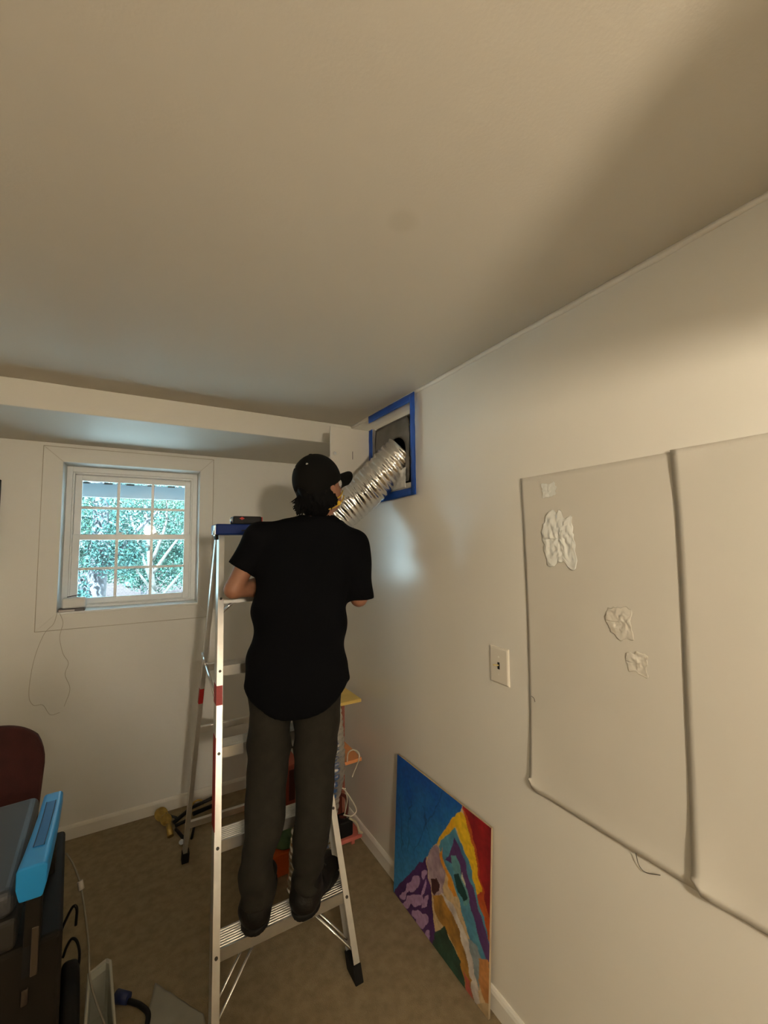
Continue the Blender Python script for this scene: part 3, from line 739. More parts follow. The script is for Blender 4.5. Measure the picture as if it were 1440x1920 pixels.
# ---- body volume
hp = math.radians(20); hyaw = math.radians(50)
hfh = math.cos(hyaw)*NV+math.sin(hyaw)*RV
HF = hfh*math.cos(hp)+np.array([0, 0, math.sin(hp)])
HX = np.cross(HF, [0, 0, 1.0]); HX /= np.linalg.norm(HX); HZ = np.cross(HX, HF)
HC = at(598, 909, 1.79)
def hd(x, y, z): return HC+x*HX+y*HF+z*HZ
def d_skin(P):
    head = d_ell(P, hd(0, -.004, .008), HX, HF, HZ, (.074, .094, .104))
    head = smin(head, d_ell(P, hd(0, .035, -.062), HX, HF, HZ, (.056, .058, .070)), .03)
    head = smin(head, d_cone(P, hd(0, .092, -.018), hd(0, .108, -.05), .010, .015), .012)
    head = smin(head, d_cone(P, hd(-.018, .080, -.085), hd(.018, .080, -.085), .009, .009), .01)
    for sx in (-1, 1):
        e = d_ell(P, hd(sx*.077, -.008, -.022), HX, HF, HZ, (.011, .020, .032))
        head = smin(head, e, .006)
        head = smin(head, d_cone(P, hd(sx*.016, .084, .012), hd(sx*.045, .074, .010), .010, .009), .01)
    d = smin(head, d_cone(P, hd(0, -.022, -.075), nb+np.array([0, 0, -.06]), .053, .060), .03)
    # trunk kept inside the clothes
    tr = d_loft(P, TZ[2:-1], TC[2:-1], RV, NV, [a-.030 for a in TA[2:-1]], [b-.028 for b in TB[2:-1]], 2.3)
    d = smin(d, tr, .04)
    for Lg in (LEGL, LEGR):
        zz = Lg[0]; lim = [i for i in range(len(zz))]
        d = smin(d, d_loft(P, zz, Lg[1], RV, NV, [max(.03, a-.026) for a in Lg[2]], [max(.03, b-.024) for b in legdepth(zz)], 2.0), .03)
    for sh, el, wr_, rr in ((shL, elL, wrL, .040), (shR, elR, wrR, .041)):
        d = smin(d, d_cone(P, sh, el, rr, .036), .02)
        md = el*.65+wr_*.35
        d = smin(d, d_cone(P, el, md, .035, .039), .012); d = smin(d, d_cone(P, md, wr_, .038, .025), .012)
    # hands closed round the duct
    for (sg, wr_, hz_, base) in ((1, wrL, hzL, 190), (-1, wrR, hzR, -10)):
        pc = around(.122, base+sg*4, hz_)
        pal = d_cone(P, wr_, pc, .024, .028)
        pal = smin(pal, d_ell(P, pc, RV, NV, np.array([0, 0, 1.0]), (.017, .036, .042)), .015)
        for i, (dz, ln) in enumerate(((.030, 62), (.010, 70), (-.010, 66), (-.029, 52))):
            a0 = base-sg*12; pts_ = [around(.118, a0-sg*ln*q, hz_+dz*(1+.12*q)) for q in (0, .4, .75, 1.0)]
            for q in range(3):
                pal = smin(pal, d_cone(P, pts_[q], pts_[q+1], .0098-.0008*q, .0092-.0009*q), .004)
        t0 = around(.132, base+sg*18, hz_+.028); t1 = around(.124, base+sg*34, hz_+.050); t2 = around(.117, base+sg*50, hz_+.058)
        pal = smin(pal, d_cone(P, t0, t1, .013, .011), .008); pal = smin(pal, d_cone(P, t1, t2, .011, .009), .004)
        d = smin(d, pal, .010)
    return d
ft = on(500, 1757, 'z', .27)
wk = thing('person', (float(ft[0]), float(ft[1])+.05, .272), 'worker seen from behind in black cap, black t-shirt and grey trousers, standing on the stepladder', 'person')
M_skin = mat('skin', (.27, .125, .075), .5, var=.08, vscale=20)
M_shirt = mat('black_cotton', (.0026, .0028, .0040), .9, bump=.3, bscale=500, spec=.08)
M_pants = mat('charcoal_twill', (.017, .0152, .0118), .85, var=.15, vscale=30, bump=.3, bscale=420, spec=.2)
M_capm = mat('black_cap', (.0045, .0043, .0040), .85, bump=.3, bscale=420, spec=.12)
M_hair = mat('black_hair', (.0022, .0021, .0026), .7, spec=.10, bump=.5, bscale=160)
M_boot = mat('boot_leather', (.0050, .0038, .0028), .6, spec=.3, var=.5, vscale=22, bump=.4, bscale=90)
lo = np.array([.10, 1.40, .27]); hi = np.array([1.10, 2.25, 2.10])
make('body', surface_net(d_skin, lo, hi, .0058), M_skin, wk, fixn=False)
make('t_shirt', surface_net(d_shirt, (.15, 1.40, .85), (1.10, 2.15, 1.80), .0075), M_shirt, wk, fixn=False)
make('trousers', surface_net(d_pants, (.2, 1.40, .28), (.95, 2.05, 1.25), .0070), M_pants, wk, fixn=False)
# ---- boots
def boot(hc, fdir, top, tw):
    fdir = np.array(fdir); sd_ = np.array([fdir[1], -fdir[0], 0]); Z = np.array([0, 0, 1.0]); hc = np.array([hc[0], hc[1], .2735])
    def fn(P):
        d = d_cone(P, hc+fdir*.055+Z*.065, top, .056, .058)
        d = smin(d, d_ell(P, hc+fdir*.045+Z*.045, sd_, fdir, Z, (.050, .056, .062)), .03)
        d = smin(d, d_ell(P, hc+fdir*.150+Z*.035, sd_, fdir, Z, (.052, .11, .052)), .03)
        d = smin(d, d_ell(P, hc+fdir*.235+Z*.035, sd_, fdir, Z, (.053, .055, .042)), .03)
        d = d+.002*wav(P, (40, 30, 70), tw)
        return np.maximum(d, (hc[2]+.016)-P[:, 2])
    def sole(P):
        d = d_ell(P, hc+fdir*.055, sd_, fdir, Z, (.051, .066, .2)); d = smin(d, d_ell(P, hc+fdir*.20, sd_, fdir, Z, (.058, .10, .2)), .03)
        return np.maximum(d, np.maximum(hc[2]-P[:, 2], P[:, 2]-(hc[2]+.024)))
    lo_ = hc-np.array([.2, .15, .005]); hi_ = hc+np.array([.38, .40, .25])
    b = make('boot', surface_net(fn, lo_, hi_, .0065), M_boot, wk, fixn=False)
    make('sole', surface_net(sole, lo_, hi_-np.array([0, 0, .2]), .006), M_black, b, fixn=False)
    lc = MB()
    for k in range(4):
        c_ = hc+fdir*(.165-.022*k)+Z*(.082+.012*k); lc.tube([c_-sd_*.026, c_+Z*.006, c_+sd_*.026], .0028, n=5)
    make('laces', lc, M_blackpl, b)
def rotz(v, deg): a = math.radians(deg); return np.array([v[0]*math.cos(a)-v[1]*math.sin(a), v[0]*math.sin(a)+v[1]*math.cos(a), 0])
hL = on(473, 1764, 'z', .275)+NV*.022; hR = on(560, 1738, 'z', .275)+NV*.030
boot(hL, rotz(NV, -4), np.append(LEGL[1][0], LEGL[0][0]+.02), .3)
boot(hR, rotz(NV, -30), np.append(LEGR[1][0], LEGR[0][0]+.02), 1.7)
# ---- hair
rgh = np.random.RandomState(4)
tuft = []
for k in range(120):
    ang = math.radians(rgh.uniform(-118, 100))                # 0 = straight back, positive to the right
    dirv = -HF*math.cos(ang)+HX*math.sin(ang)
    a0 = hd(0, -.008, 0)+dirv*np.array([1.0])*(.079+.018*math.cos(ang)**2)+HZ*rgh.uniform(-.075, -.025)
    ln = rgh.uniform(.030, .055)
    a1 = a0+np.array([0, 0, -1])*ln+dirv*rgh.uniform(-.012, .014)+rgh.normal(size=3)*.008
    tuft.append((a0, a1, rgh.uniform(.005, .009)))
for q in range(7):                                             # wisps sticking out at the left of the neck
    a0 = at(560, 932+q*5, 1.75); tuft.append((a0, at(540+q*2.4, 945+q*4, 1.74), .006))
def d_hair(P):
    d = d_ell(P, hd(0, -.010, -.002), HX, HF, HZ, (.083, .101, .106))
    d = smin(d, d_ell(P, hd(0, -.050, -.082), HX, HF, HZ, (.068, .048, .064)), .03)
    d = d+.0022*wav(P, (120, 60, 20), 0)+.002*wav(P, (50, -130, 30), 1)
    q = P-HC; y = q@HF; z = q@HZ
    d = np.maximum(d, np.maximum(y-(.018+.25*np.clip(z, -.03, 1)), z-.05))
    for a0, a1, r in tuft: d = smin(d, d_cone(P, a0, a1, r, .0010), .004)
    return d
make('hair', surface_net(d_hair, HC-.20, HC+.17, .0045), M_hair, wk, fixn=False)
# ---- cap
def d_cap(P):
    d = d_ell(P, hd(0, -.004, .020), HX, HF, HZ, (.0905, .112, .112))
    q = P-HC; z = q@HZ; y = q@HF
    d = np.maximum(d, (-.012+.15*np.clip(y, -.1, .1))-z)
    x = q@HX
    arch = np.sqrt((x/.034)**2+((z+.018)/.034)**2)-1                    # opening above the strap at the back
    d = np.where(y < -.06, np.maximum(d, -np.maximum(np.maximum(arch*.03, y+.06), -(d+.010))), d)
    return d
capo = make('cap', surface_net(d_cap, HC-.16, HC+.17, .005), M_capm, wk, fixn=False)
bm_ = MB()
def brim_fn(u, v):
    a = (u-.5)*2*math.radians(68); r = 1+v*(.72-.10*abs(math.sin(a)))*math.cos(a)**.5
    x = .088*math.sin(a)*(1+.02*v); y = .104*math.cos(a)+v*.088*max(math.cos(a), .05)**.6
    z = .006+.014*v-.55*x*x/.088*1.0-.25*v*v*.03
    return hd(x, y, z)
bm_.sheet(brim_fn, 24, 8, HZ*.003)
make('cap_brim', bm_, M_capm, capo)
bt = MB(); bt.disc(hd(0, -.004, .130), HZ, .008, .004, r2=.005); make('cap_button', bt, M_capm, capo)
ec = at(586, 862, 1.70)
nn_ = HC+HZ*.02
# metal eyelets on the rear panels
for (sx, sy, sz) in ((-.030, -.085, .085), (.040, -.070, .090), (-.070, -.040, .075)):
    dv = np.array([sx/.0905, sy/.112, sz/.112]); dv /= np.linalg.norm(dv)
    p = hd(dv[0]*.0905, -.004+dv[1]*.112, .020+dv[2]*.112); nr = dv[0]/.0905*HX+dv[1]/.112*HF+dv[2]/.112*HZ; nr /= np.linalg.norm(nr)
    e_ = MB(); e_.disc(p-nr*.001, nr, .0055, .0025, n=14, r2=.0035); make('eyelet', e_, M_steel, capo)
st_ = MB(); st_.tube([hd(.034*math.cos(t), -.113-.0*t+.012*abs(math.cos(t)), -.010+.033*math.sin(t)) for t in np.linspace(0, PI, 14)], .0022, n=6)
make('strap_seam', st_, mat('cap_stitch', (.03, .028, .025), .8), capo)
# ---- dust mask with yellow straps
mk = MB(); rings = []
for i in range(7):
    t = i/6; r = .044*math.cos(t*PI/2)+.004
    rings.append([hd(r*.95*math.cos(2*PI*k/20),   .066+.036*math.sin(t*PI/2), -.070+r*math.sin(2*PI*k/20)) for k in range(20)])
mk.loft(rings); mko = make('dust_mask', mk, mat('mask_white', (.75, .74, .70), .9), wk)
M_yel = mat('yellow_strap', s2l((196, 160, 40)), .6)
for k, (z0, z1) in enumerate(((-.052, -.068), (-.075, -.098))):
    t_ = MB(); t_.tube(spline([hd(.045, .085, z0), hd(.077, .03, z0-.012), hd(.081, -.022, z1), hd(.048, -.062, z1), hd(0, -.080, z1), hd(-.048, -.062, z1), hd(-.072, -.02, z1), hd(-.070, .03, z0-.012), hd(-.045, .085, z0)], 8), .0028, n=6)
    make('mask_strap', t_, M_yel, mko)
cl_ = MB(); cl_.disc(hd(.080, .006, -.088), HX, .009, .006); make('strap_clip', cl_, M_yel, mko)
for sx in (-1, 1):
    e_ = MB(); rings = []
    c_ = hd(sx*.030, .072, -.004)
    for i in range(1, 6):
        a = PI*i/6; rings.append([c_+.0100*(math.sin(a)*math.cos(2*PI*k/10)*HX+math.sin(a)*math.sin(2*PI*k/10)*HZ+math.cos(a)*HF) for k in range(10)])
    e_.loft(rings); make('eye', e_, mat('eye_white', (.7, .68, .65), .2), wk)

# ================================================================== RIGHT WALL: PAPER SHEETS, TAPE PATCHES, SWITCH
M_paper = mat('lining_paper', (.66, .63, .575), .6, var=.015, vscale=4)
def bulge(y, z, off, seed): return off+.0014*mnoise.noise(Vector((y*3, z*2.3, seed)))+.0006*mnoise.noise(Vector((y*8, z*6, seed+5)))
def paper(y0, y1, z0, z1, off, seed, curl, label):
    """sheet hung on the right wall; y0 is the far edge, y1 the near edge"""
    def fn(u, v):
        y = y0+(y1-y0)*u; z = z0+(z1-z0)*v
        o = bulge(y, z, off, 2.0)
        o += curl*math.exp(-((u/.07)**2))*(math.exp(-((v/.13)**2))+.35*math.exp(-(((v-1)/.09)**2)))
        o += .007*math.exp(-((v/.03)**2))
        rr = .028                                           # rounded lower far corner
        if u*abs(y1-y0) < rr and v*(z1-z0) < rr:
            a = rr-u*abs(y1-y0); z += max(0, rr-math.sqrt(max(rr*rr-a*a, 0)))*(1-v*(z1-z0)/rr)
        y += .004*math.sin(v*5+seed)
        return (W-max(o, .0018), y, z)
    mb = MB(); mb.sheet(fn, 44, 60, (.0012, 0, 0))
    return make('paper_sheet', mb, M_paper, label=label, cat='paper sheet', group='paper sheets hung on the right wall')
paper(.995, .50, .838, 1.846, .0034, 2.0, .006, 'beige paper sheet on the right wall with shiny tape patches, next to the light switch')
paper(.528, -.25, .838, 1.850, .0058, 7.0, .012, 'plain beige paper sheet overlapping the taped sheet, at the right edge of the photo')
M_tape_sheen = mat('tape_painted_sheen', (.86, .88, .86), .12, spec=1.0, coat=.8, bump=.25, bscale=45)  # window's reflection on the clear tape put into a whitish base colour
M_clear2 = mat('clear_tape_faint', (.70, .665, .60), .25, spec=.8, coat=.4)
def patch(cpx, cpy, rx, rz, seed, amp, pm_, label):
    c = on(cpx, cpy, 'x', W-.014); n = 30
    def fn(u, v):
        a = 2*PI*u; ed = 1+.42*mnoise.noise(Vector((math.cos(a)*1.7, math.sin(a)*1.7, seed)))+.14*mnoise.noise(Vector((math.cos(a)*6, math.sin(a)*6, seed)))
        sq = 1/max(abs(math.cos(a)), abs(math.sin(a)))**.75
        y = c[1]+rx*v*ed*sq*math.cos(a); z = c[2]+rz*v*ed*sq*math.sin(a)
        o = bulge(y, z, .0032, 2.0)+.0022+amp*(mnoise.noise(Vector((y*70, z*60, seed)))+.5*mnoise.noise(Vector((y*160, z*140, seed))))
        return (W-o, y, z)
    mb = MB(); mb.grid(lambda u, v: fn(u, max(v, .02)), 64, 26)
    o = make('tape_patch', mb, pm_, label=label, cat='tape patch', group='clear tape patches on the paper sheet')
    o.modifiers.new('solid', 'SOLIDIFY').thickness = .0006
patch(1025, 919, .027, .022, 1.1, .0016, M_tape_sheen, 'small square shiny clear tape patch at the top of the paper sheet')
patch(1046, 1010, .058, .088, 3.7, .0034, M_tape_sheen, 'large crinkled clear tape patch on the paper sheet under the small one')
patch(1158, 1168, .036, .040, 5.2, .0022, M_clear2, 'faint crinkled tape patch in the middle of the paper sheet')
patch(1192, 1246, .024, .028, 8.9, .0016, M_clear2, 'faint tape patch lowest on the paper sheet')
mb = MB(); mb.tube(spline([on(1192, 1600, 'x', W-.012), on(1198, 1622, 'x', W-.006), on(1211, 1636, 'x', W-.006), on(1238, 1641, 'x', W-.008)], 8), .0010, n=5)
make('hanging_thread', mb, mat('thread_dark', (.10, .09, .075), .7), label='thin dark thread looping out below the taped paper sheet', cat='thread')
mb = MB(); mb.tube(spline([on(996, 1305, 'x', W-.004), on(1001, 1309, 'x', W-.004), on(1003, 1316, 'x', W-.008)], 6), .0009, n=5)
make('paper_nick', mb, MATS['thread_dark'], label='tiny dark curl at the far edge of the taped paper sheet', cat='thread')
# toggle switch
sw = thing('light_switch', (W, 1.122, 1.128), 'white wall switch plate with a missing toggle cap, left of the paper sheets', 'light switch')
py0, py1, pz0, pz1 = 1.078, 1.168, 1.128, 1.257
mb = MB(); rings = []
for (o, i) in ((0, 0), (.004, .001), (.0075, .006)):
    rings.append([(W-o, py0+i, pz0+i), (W-o, py1-i, pz0+i), (W-o, py1-i, pz1-i), (W-o, py0+i, pz1-i)])
mb.loft(rings, smooth=False)
swp = make('plate', mb, mat('switch_plastic', (.74, .70, .63), .35), sw, bevel=.0015)
zc, yc = (pz0+pz1)/2, (py0+py1)/2
make('slot', MB().box((W-.0082, yc-.005, zc-.012), (W-.006, yc+.005, zc+.012)), M_dark, swp)
mb = MB(); mb.tube([(W-.006, yc+.001, zc+.001), (W-.030, yc+.004, zc+.006)], [.0030, .0022], n=8); make('toggle', mb, mat('toggle_brass', (.55, .45, .2), .4), sw)
for dz in (-.030, .030): make('screw', MB().disc((W-.0072, yc, zc+dz), (-1, 0, 0), .0032, .0012, n=10), M_trim, swp)

# ================================================================== PAINTING LEANING ON THE RIGHT WALL
A_ = on(738, 1672, 'z', .003); TL = on(750, 1412, 'x', W-.004); TR = on(927, 1545, 'x', W-.004)
bl = np.array([A_[0], A_[1], .003]); tl_ = np.array([W-.020, TL[1]-.002, TL[2]]); tr_ = np.array([W-.020, TR[1], TL[2]+.004]); br_ = np.array([A_[0], TR[1]+.012, .003])
pn = np.cross(br_-bl, tl_-bl); pn /= np.linalg.norm(pn); pn = pn if pn[0] < 0 else -pn
NP_ = 200
def pix(X, Y): return 700+X*.28112, 1380+Y*.28125
def inpoly(x, y, poly):
    r = np.zeros(x.shape, bool); j = len(poly)-1
    for i in range(len(poly)):
        xi, yi = poly[i]; xj, yj = poly[j]
        c_ = ((yi > y) != (yj > y)) & (x < (xj-xi)*(y-yi)/(yj-yi+1e-9)+xi); r ^= c_; j = i
    return r
uu, vv = np.meshgrid(np.linspace(0, 1, NP_), np.linspace(0, 1, NP_), indexing='ij')
PP = (bl*(1-uu)[..., None]+br_*uu[..., None])*(1-vv)[..., None]+(tl_*(1-uu)[..., None]+tr_*uu[..., None])*vv[..., None]
dd = PP-CO; zz_ = dd@CF; QX = (720+FPX*(dd@CR)/zz_-700)/.28112; QY = (960-FPX*(dd@CU)/zz_-1380)/.28125
rn = np.random.RandomState(2)
def smooth_noise(k, seed):
    r_ = np.random.RandomState(seed); g_ = r_.rand(k+2, k+2); xi = uu*k; yi = vv*k; a = xi.astype(int); b = yi.astype(int); fx = xi-a; fy = yi-b
    return g_[a, b]*(1-fx)*(1-fy)+g_[a+1, b]*fx*(1-fy)+g_[a, b+1]*(1-fx)*fy+g_[a+1, b+1]*fx*fy
X_ = QX+(smooth_noise(22, 5)-.5)*26; Y_ = QY+(smooth_noise(22, 9)-.5)*26
colr = np.zeros((NP_, NP_, 3)); colr[:] = s2l((206, 180, 140))
def lay(poly, c, c2=None, n=9, seed=1, g=None):
    ms = inpoly(X_, Y_, poly); t = smooth_noise(n, seed) if g is None else np.clip(g, 0, 1); c = np.array(s2l(c)); c2 = np.array(s2l(c2)) if c2 else c
    colr[ms] = (c*(1-t[..., None])+c2*t[..., None])[ms]
lay([(120, 50), (620, 430), (500, 590), (410, 720), (350, 800), (120, 1060)], (16, 80, 168), (58, 142, 196), g=(QY-300)/800+.35*(smooth_noise(16, 3)-.5))
lay([(590, 430), (860, 600), (860, 1700), (800, 1480), (700, 1000), (640, 720)], (112, 16, 34), (168, 38, 40), 14, 4)
lay([(590, 470), (640, 560), (700, 850), (760, 1150), (800, 1440), (770, 1400), (690, 1080), (630, 800)], (196, 104, 40), (178, 52, 42), 12, 7)
lay([(405, 725), (570, 495), (612, 560), (690, 860), (725, 1040), (690, 1060), (640, 860), (555, 610), (425, 715)], (236, 196, 44), (226, 164, 40), 12, 8)
lay([(425, 725), (548, 615), (640, 850), (720, 1150), (800, 1500), (800, 1600), (700, 1640), (640, 1350), (560, 1050), (480, 830)], (96, 168, 190), (60, 110, 150), 12, 10)
lay([(548, 680), (600, 800), (720, 1200), (800, 1500), (760, 1510), (650, 1150), (570, 880), (490, 830)], (78, 50, 110), (96, 60, 112), 10, 11)
lay([(520, 800), (560, 790), (640, 1110), (600, 1140), (550, 950)], (110, 168, 172), (90, 140, 150), 10, 12)
lay([(535, 920), (575, 915), (625, 1090), (595, 1110)], (22, 60, 62))
lay([(600, 900), (620, 980), (615, 1010), (590, 940)], (200, 200, 180))
lay([(455, 740), (480, 840), (540, 1010), (560, 1080), (530, 1070), (490, 940), (450, 800)], (228, 160, 50), (200, 120, 40), 10, 13)
lay([(412, 722), (358, 790), (368, 960), (400, 1065), (470, 1050), (480, 900), (432, 740)], (190, 170, 180), (130, 104, 128), 18, 14)
lay([(380, 950), (420, 940), (440, 1000), (420, 1060), (385, 1030)], (70, 40, 46))
lay([(350, 800), (120, 1050), (400, 1430), (408, 1330), (388, 1060), (365, 950)], (84, 46, 112), (66, 36, 92), 10, 15)
for (cx_, cy_, ra, rb, an) in ((272, 985, 30, 55, .4), (235, 1010, 16, 40, .3), (290, 1095, 45, 40, .6), (338, 1015, 14, 60, .3), (325, 1240, 40, 58, .5), (230, 1110, 30, 50, .7), (290, 1190, 34, 30, .4), (350, 1100, 14, 45, .4), (335, 920, 20, 34, .3), (360, 1330, 16, 46, .3), (200, 1060, 20, 28, .7)):
    dx, dy = X_-cx_, Y_-cy_; a = dx*math.cos(an)+dy*math.sin(an); b = -dx*math.sin(an)+dy*math.cos(an)
    colr[((a/ra)**2+(b/rb)**2 < 1) & inpoly(QX, QY, [(350, 800), (120, 1050), (400, 1430), (408, 1330), (388, 1060), (365, 950)])] = s2l((176, 142, 186))
lay([(398, 1060), (480, 1060), (570, 1200), (630, 1400), (680, 1830), (640, 1760), (605, 1690), (580, 1500), (500, 1320), (430, 1240)], (206, 150, 66), (120, 90, 50), 16, 16)
lay([(400, 1320), (470, 1265), (545, 1430), (585, 1500), (610, 1710), (400, 1440)], (28, 46, 40), (52, 92, 78), 16, 17)
lay([(605, 1560), (640, 1640), (670, 1830), (610, 1730)], (176, 86, 78))
lay([(440, 1040), (505, 1085), (565, 1190), (625, 1350), (668, 1560), (720, 1860), (680, 1830), (640, 1610), (596, 1370), (540, 1215)], (232, 224, 214), (178, 168, 168), 22, 18)
lay([(625, 1350), (700, 1400), (730, 1560), (700, 1700), (668, 1580)], (120, 140, 146), (150, 160, 168), 20, 21)
lay([(700, 1480), (765, 1490), (810, 1560), (810, 1780), (745, 1790), (700, 1640)], (204, 142, 84), (170, 110, 60), 16, 19)
lay([(770, 1520), (830, 1500), (830, 1680), (790, 1640)], (80, 120, 120))
lay([(690, 1790), (830, 1760), (830, 1990), (690, 1990)], (196, 170, 130), (170, 146, 112), 10, 20)
for ln in (((480, 330), (270, 760)), ((330, 470), (380, 700)), ((250, 420), (230, 760)), ((180, 400), (200, 780))):          # dark scribbled lines in the sky
    (ax_, ay_), (bx_, by_) = ln; t = np.clip(((X_-ax_)*(bx_-ax_)+(Y_-ay_)*(by_-ay_))/((bx_-ax_)**2+(by_-ay_)**2), 0, 1)
    ds = np.hypot(X_-ax_-t*(bx_-ax_), Y_-ay_-t*(by_-ay_)); ms = (ds < 2.6) & inpoly(QX, QY, [(120, 50), (620, 430), (350, 800), (120, 1060)]); colr[ms] = colr[ms]*.55
streak = .82+.36*smooth_noise(70, 31); colr = np.clip(colr*streak[..., None], 0, 1)
mp_ = bpy.data.materials.new('painted_canvas'); mp_.use_nodes = True; nt = mp_.node_tree; b_ = nt.nodes['Principled BSDF']
at_ = nt.nodes.new('ShaderNodeVertexColor'); at_.layer_name = 'paint'; nt.links.new(at_.outputs[0], b_.inputs['Base Color']); b_.inputs['Roughness'].default_value = .45
ptg = thing('painting', (float(bl[0]), float((bl[1]+br_[1])/2), .0), 'colourful painted board of blue sky and houses leaning on the right wall', 'painting')
pm = MB(); pm.v = [tuple(p) for p in PP.reshape(-1, 3)]
pm.f = [(i*NP_+j, (i+1)*NP_+j, (i+1)*NP_+j+1, i*NP_+j+1) for i in range(NP_-1) for j in range(NP_-1)]; pm.sm = [False]*len(pm.f)
po = make('painted_face', pm, mp_, ptg, fixn=False, cattr=np.concatenate([colr.reshape(-1, 3), np.ones((NP_*NP_, 1))], 1))
if (po.data.polygons[0].normal.x > 0): po.data.flip_normals()
bk = MB(); bk.loft([[p-pn*.0006 for p in (bl, br_, tr_, tl_)], [p-pn*.009 for p in (bl, br_, tr_, tl_)]], smooth=False)
make('board', bk, mat('board_edge', (.42, .33, .22), .7), ptg)

# ================================================================== WINDOW SILL DEVICE AND WALL WIRES
dv = thing('sill_device', (-.315, D+.018, WZ0+.005), 'small white electronic box with a dark base on the left end of the window sill', 'device')
mb = MB(); mb.box((-.372, D+.002, WZ0+.022), (-.258, D+.050, WZ0+.082)); dvb = make('body', mb, mat('device_white', (.72, .74, .76), .4), dv, bevel=.010, seg=4)
mb = MB(); mb.box((-.388, D-.004, WZ0+.005), (-.262, D+.050, WZ0+.022)); make('base', mb, mat('device_base', (.10, .09, .10), .5), dv, bevel=.003)
mb = MB(); mb.box((-.384, D-.0055, WZ0+.007), (-.31, D-.003, WZ0+.016)); make('label_strip', mb, mat('label_pale', (.6, .55, .55), .6), dv)
mb = MB(); mb.prism([(-.352, D+.030, WZ0+.083), (-.285, D+.030, WZ0+.095), (-.285, D+.040, WZ0+.095), (-.352, D+.040, WZ0+.083)], (0, 0, .004)); make('blade', mb, M_blackpl, dv)
M_wire = mat('wire_grey', (.42, .39, .34), .5)
mb = MB(); yw = D-.0075
mb.tube(spline([on(107, 1150, 'y', D-.014), on(100, 1170, 'y', yw), on(82, 1190, 'y', yw), on(63, 1240, 'y', yw), on(54, 1300, 'y', yw), on(62, 1322, 'y', yw), on(80, 1322, 'y', yw), on(94, 1340, 'y', yw), on(112, 1336, 'y', yw)], 10), .0011, n=5)
make('wall_wire', mb, M_wire, label='thin wire looping far down the back wall from the window sill', cat='wire', group='thin wires below the window')
mb = MB(); mb.tube(spline([on(112, 1150, 'y', D-.014), on(118, 1168, 'y', yw), on(112, 1195, 'y', yw), on(118, 1225, 'y', yw), on(128, 1243, 'y', yw), on(122, 1265, 'y', yw), on(131, 1292, 'y', yw), on(120, 1325, 'y', yw)], 10), .0011, n=5)
make('wall_wire', mb, M_wire, label='shorter kinked wire hanging under the sill device', cat='wire', group='thin wires below the window')
pf = thing('picture_frame', (-.93, D, 1.53), 'dark framed picture on the back wall cut off by the left edge of the photo', 'picture frame')
make('frame', frame_ring(-1.19, -.662, 1.53, 2.0, .02, .02, .02, .02, D-.022, D-.001), M_blackpl, pf, bevel=.002)
make('picture', MB().box((-1.17, D-.012, 1.55), (-.682, D-.002, 1.98)), mat('picture_grey', (.12, .12, .13), .3), pf)

# ================================================================== SHELF UNIT IN THE CORNER BEHIND THE LADDER
su = thing('corner_shelf', (.92, 2.23, 0), 'small shelf unit with yellow, salmon and pink boards by the right wall behind the duct', 'shelf')
sx0, sx1, sy0, sy1 = .775, 1.068, 2.10, 2.335
for z_, c_ in ((.098, s2l((206, 112, 100))), (.486, s2l((222, 150, 96))), (.793, s2l((226, 196, 110)))):
    make('shelf_board', MB().box((sx0, sy0, z_-.018), (sx1, sy1, z_)), mat('shelf_paint_%d' % int(z_*1000), c_, .55, var=.06, vscale=9), su, bevel=.003)
for px_ in (sx0+.012, sx1-.012):
    make('upright', MB().box((px_-.010, sy1-.024, 0), (px_+.010, sy1, .80)), mat('shelf_upright', (.30, .10, .07), .6), su, bevel=.002)
for px_ in (sx0+.012, sx1-.012):
    make('foot', MB().box((px_-.010, sy0+.085, 0), (px_+.010, sy0+.105, .080)), MATS['shelf_paint_98'], su, bevel=.002)
make('back_panel', MB().box((sx0+.022, sy1-.012, .08), (sx1-.022, sy1-.004, .50)), MATS['shelf_upright'], su)
bx_ = thing('black_adapter', (.985, 2.165, .098), 'black plastic power adapter on the pink bottom shelf', 'adapter')
make('body', MB().box((.945, 2.112, .0985), (1.022, 2.20, .178)), M_blackpl, bx_, bevel=.010, seg=3)
make('prong', MB().box((.975, 2.13, .178), (.981, 2.14, .196)), M_steel, bx_)
make('prong', MB().box((.992, 2.13, .178), (.998, 2.14, .196)), M_steel, bx_)
def bag_fn(P):
    d = d_ell(P, (.888, 2.175, .175), (1, 0, 0), (0, 1, 0), (0, 0, 1.0), (.045, .055, .075))
    d = d+.006*wav(P, (70, 40, 50), .2)+.005*wav(P, (-40, 60, 90), 1.1)
    return np.maximum(d, .0985-P[:, 2])
make('plastic_bag', surface_net(bag_fn, (.82, 2.105, .09), (.96, 2.25, .27), .006), mat('bag_white', (.62, .60, .55), .35), label='crumpled white plastic bag on the pink bottom shelf', cat='bag', fixn=False)
mb = MB(); mb.tube(spline([(.945, 2.14, .262), (.930, 2.118, .30), (.950, 2.114, .325), (.985, 2.114, .29), (.985, 2.125, .205), (.965, 2.155, .187)], 10), .0085, n=8)
make('looped_tool', mb, mat('maroon_plastic', (.10, .02, .015), .35), label='dark maroon looped tool handle standing on the bottom shelf', cat='tool')
M_cordw = mat('cord_white', (.70, .66, .55), .5)
mb = MB(); mb.tube(spline([on(636, 1492, 'y', 2.09), on(640, 1478, 'y', 2.085), on(650, 1486, 'y', 2.085), on(664, 1508, 'y', 2.088), on(668, 1521, 'y', 2.088), on(659, 1530, 'y', 2.09), on(644, 1528, 'y', 2.092)], 10), .0032, n=7)
make('white_cord', mb, M_cordw, label='white cord looped in front of the maroon handle on the shelf', cat='cord', group='white cords on the shelf unit')
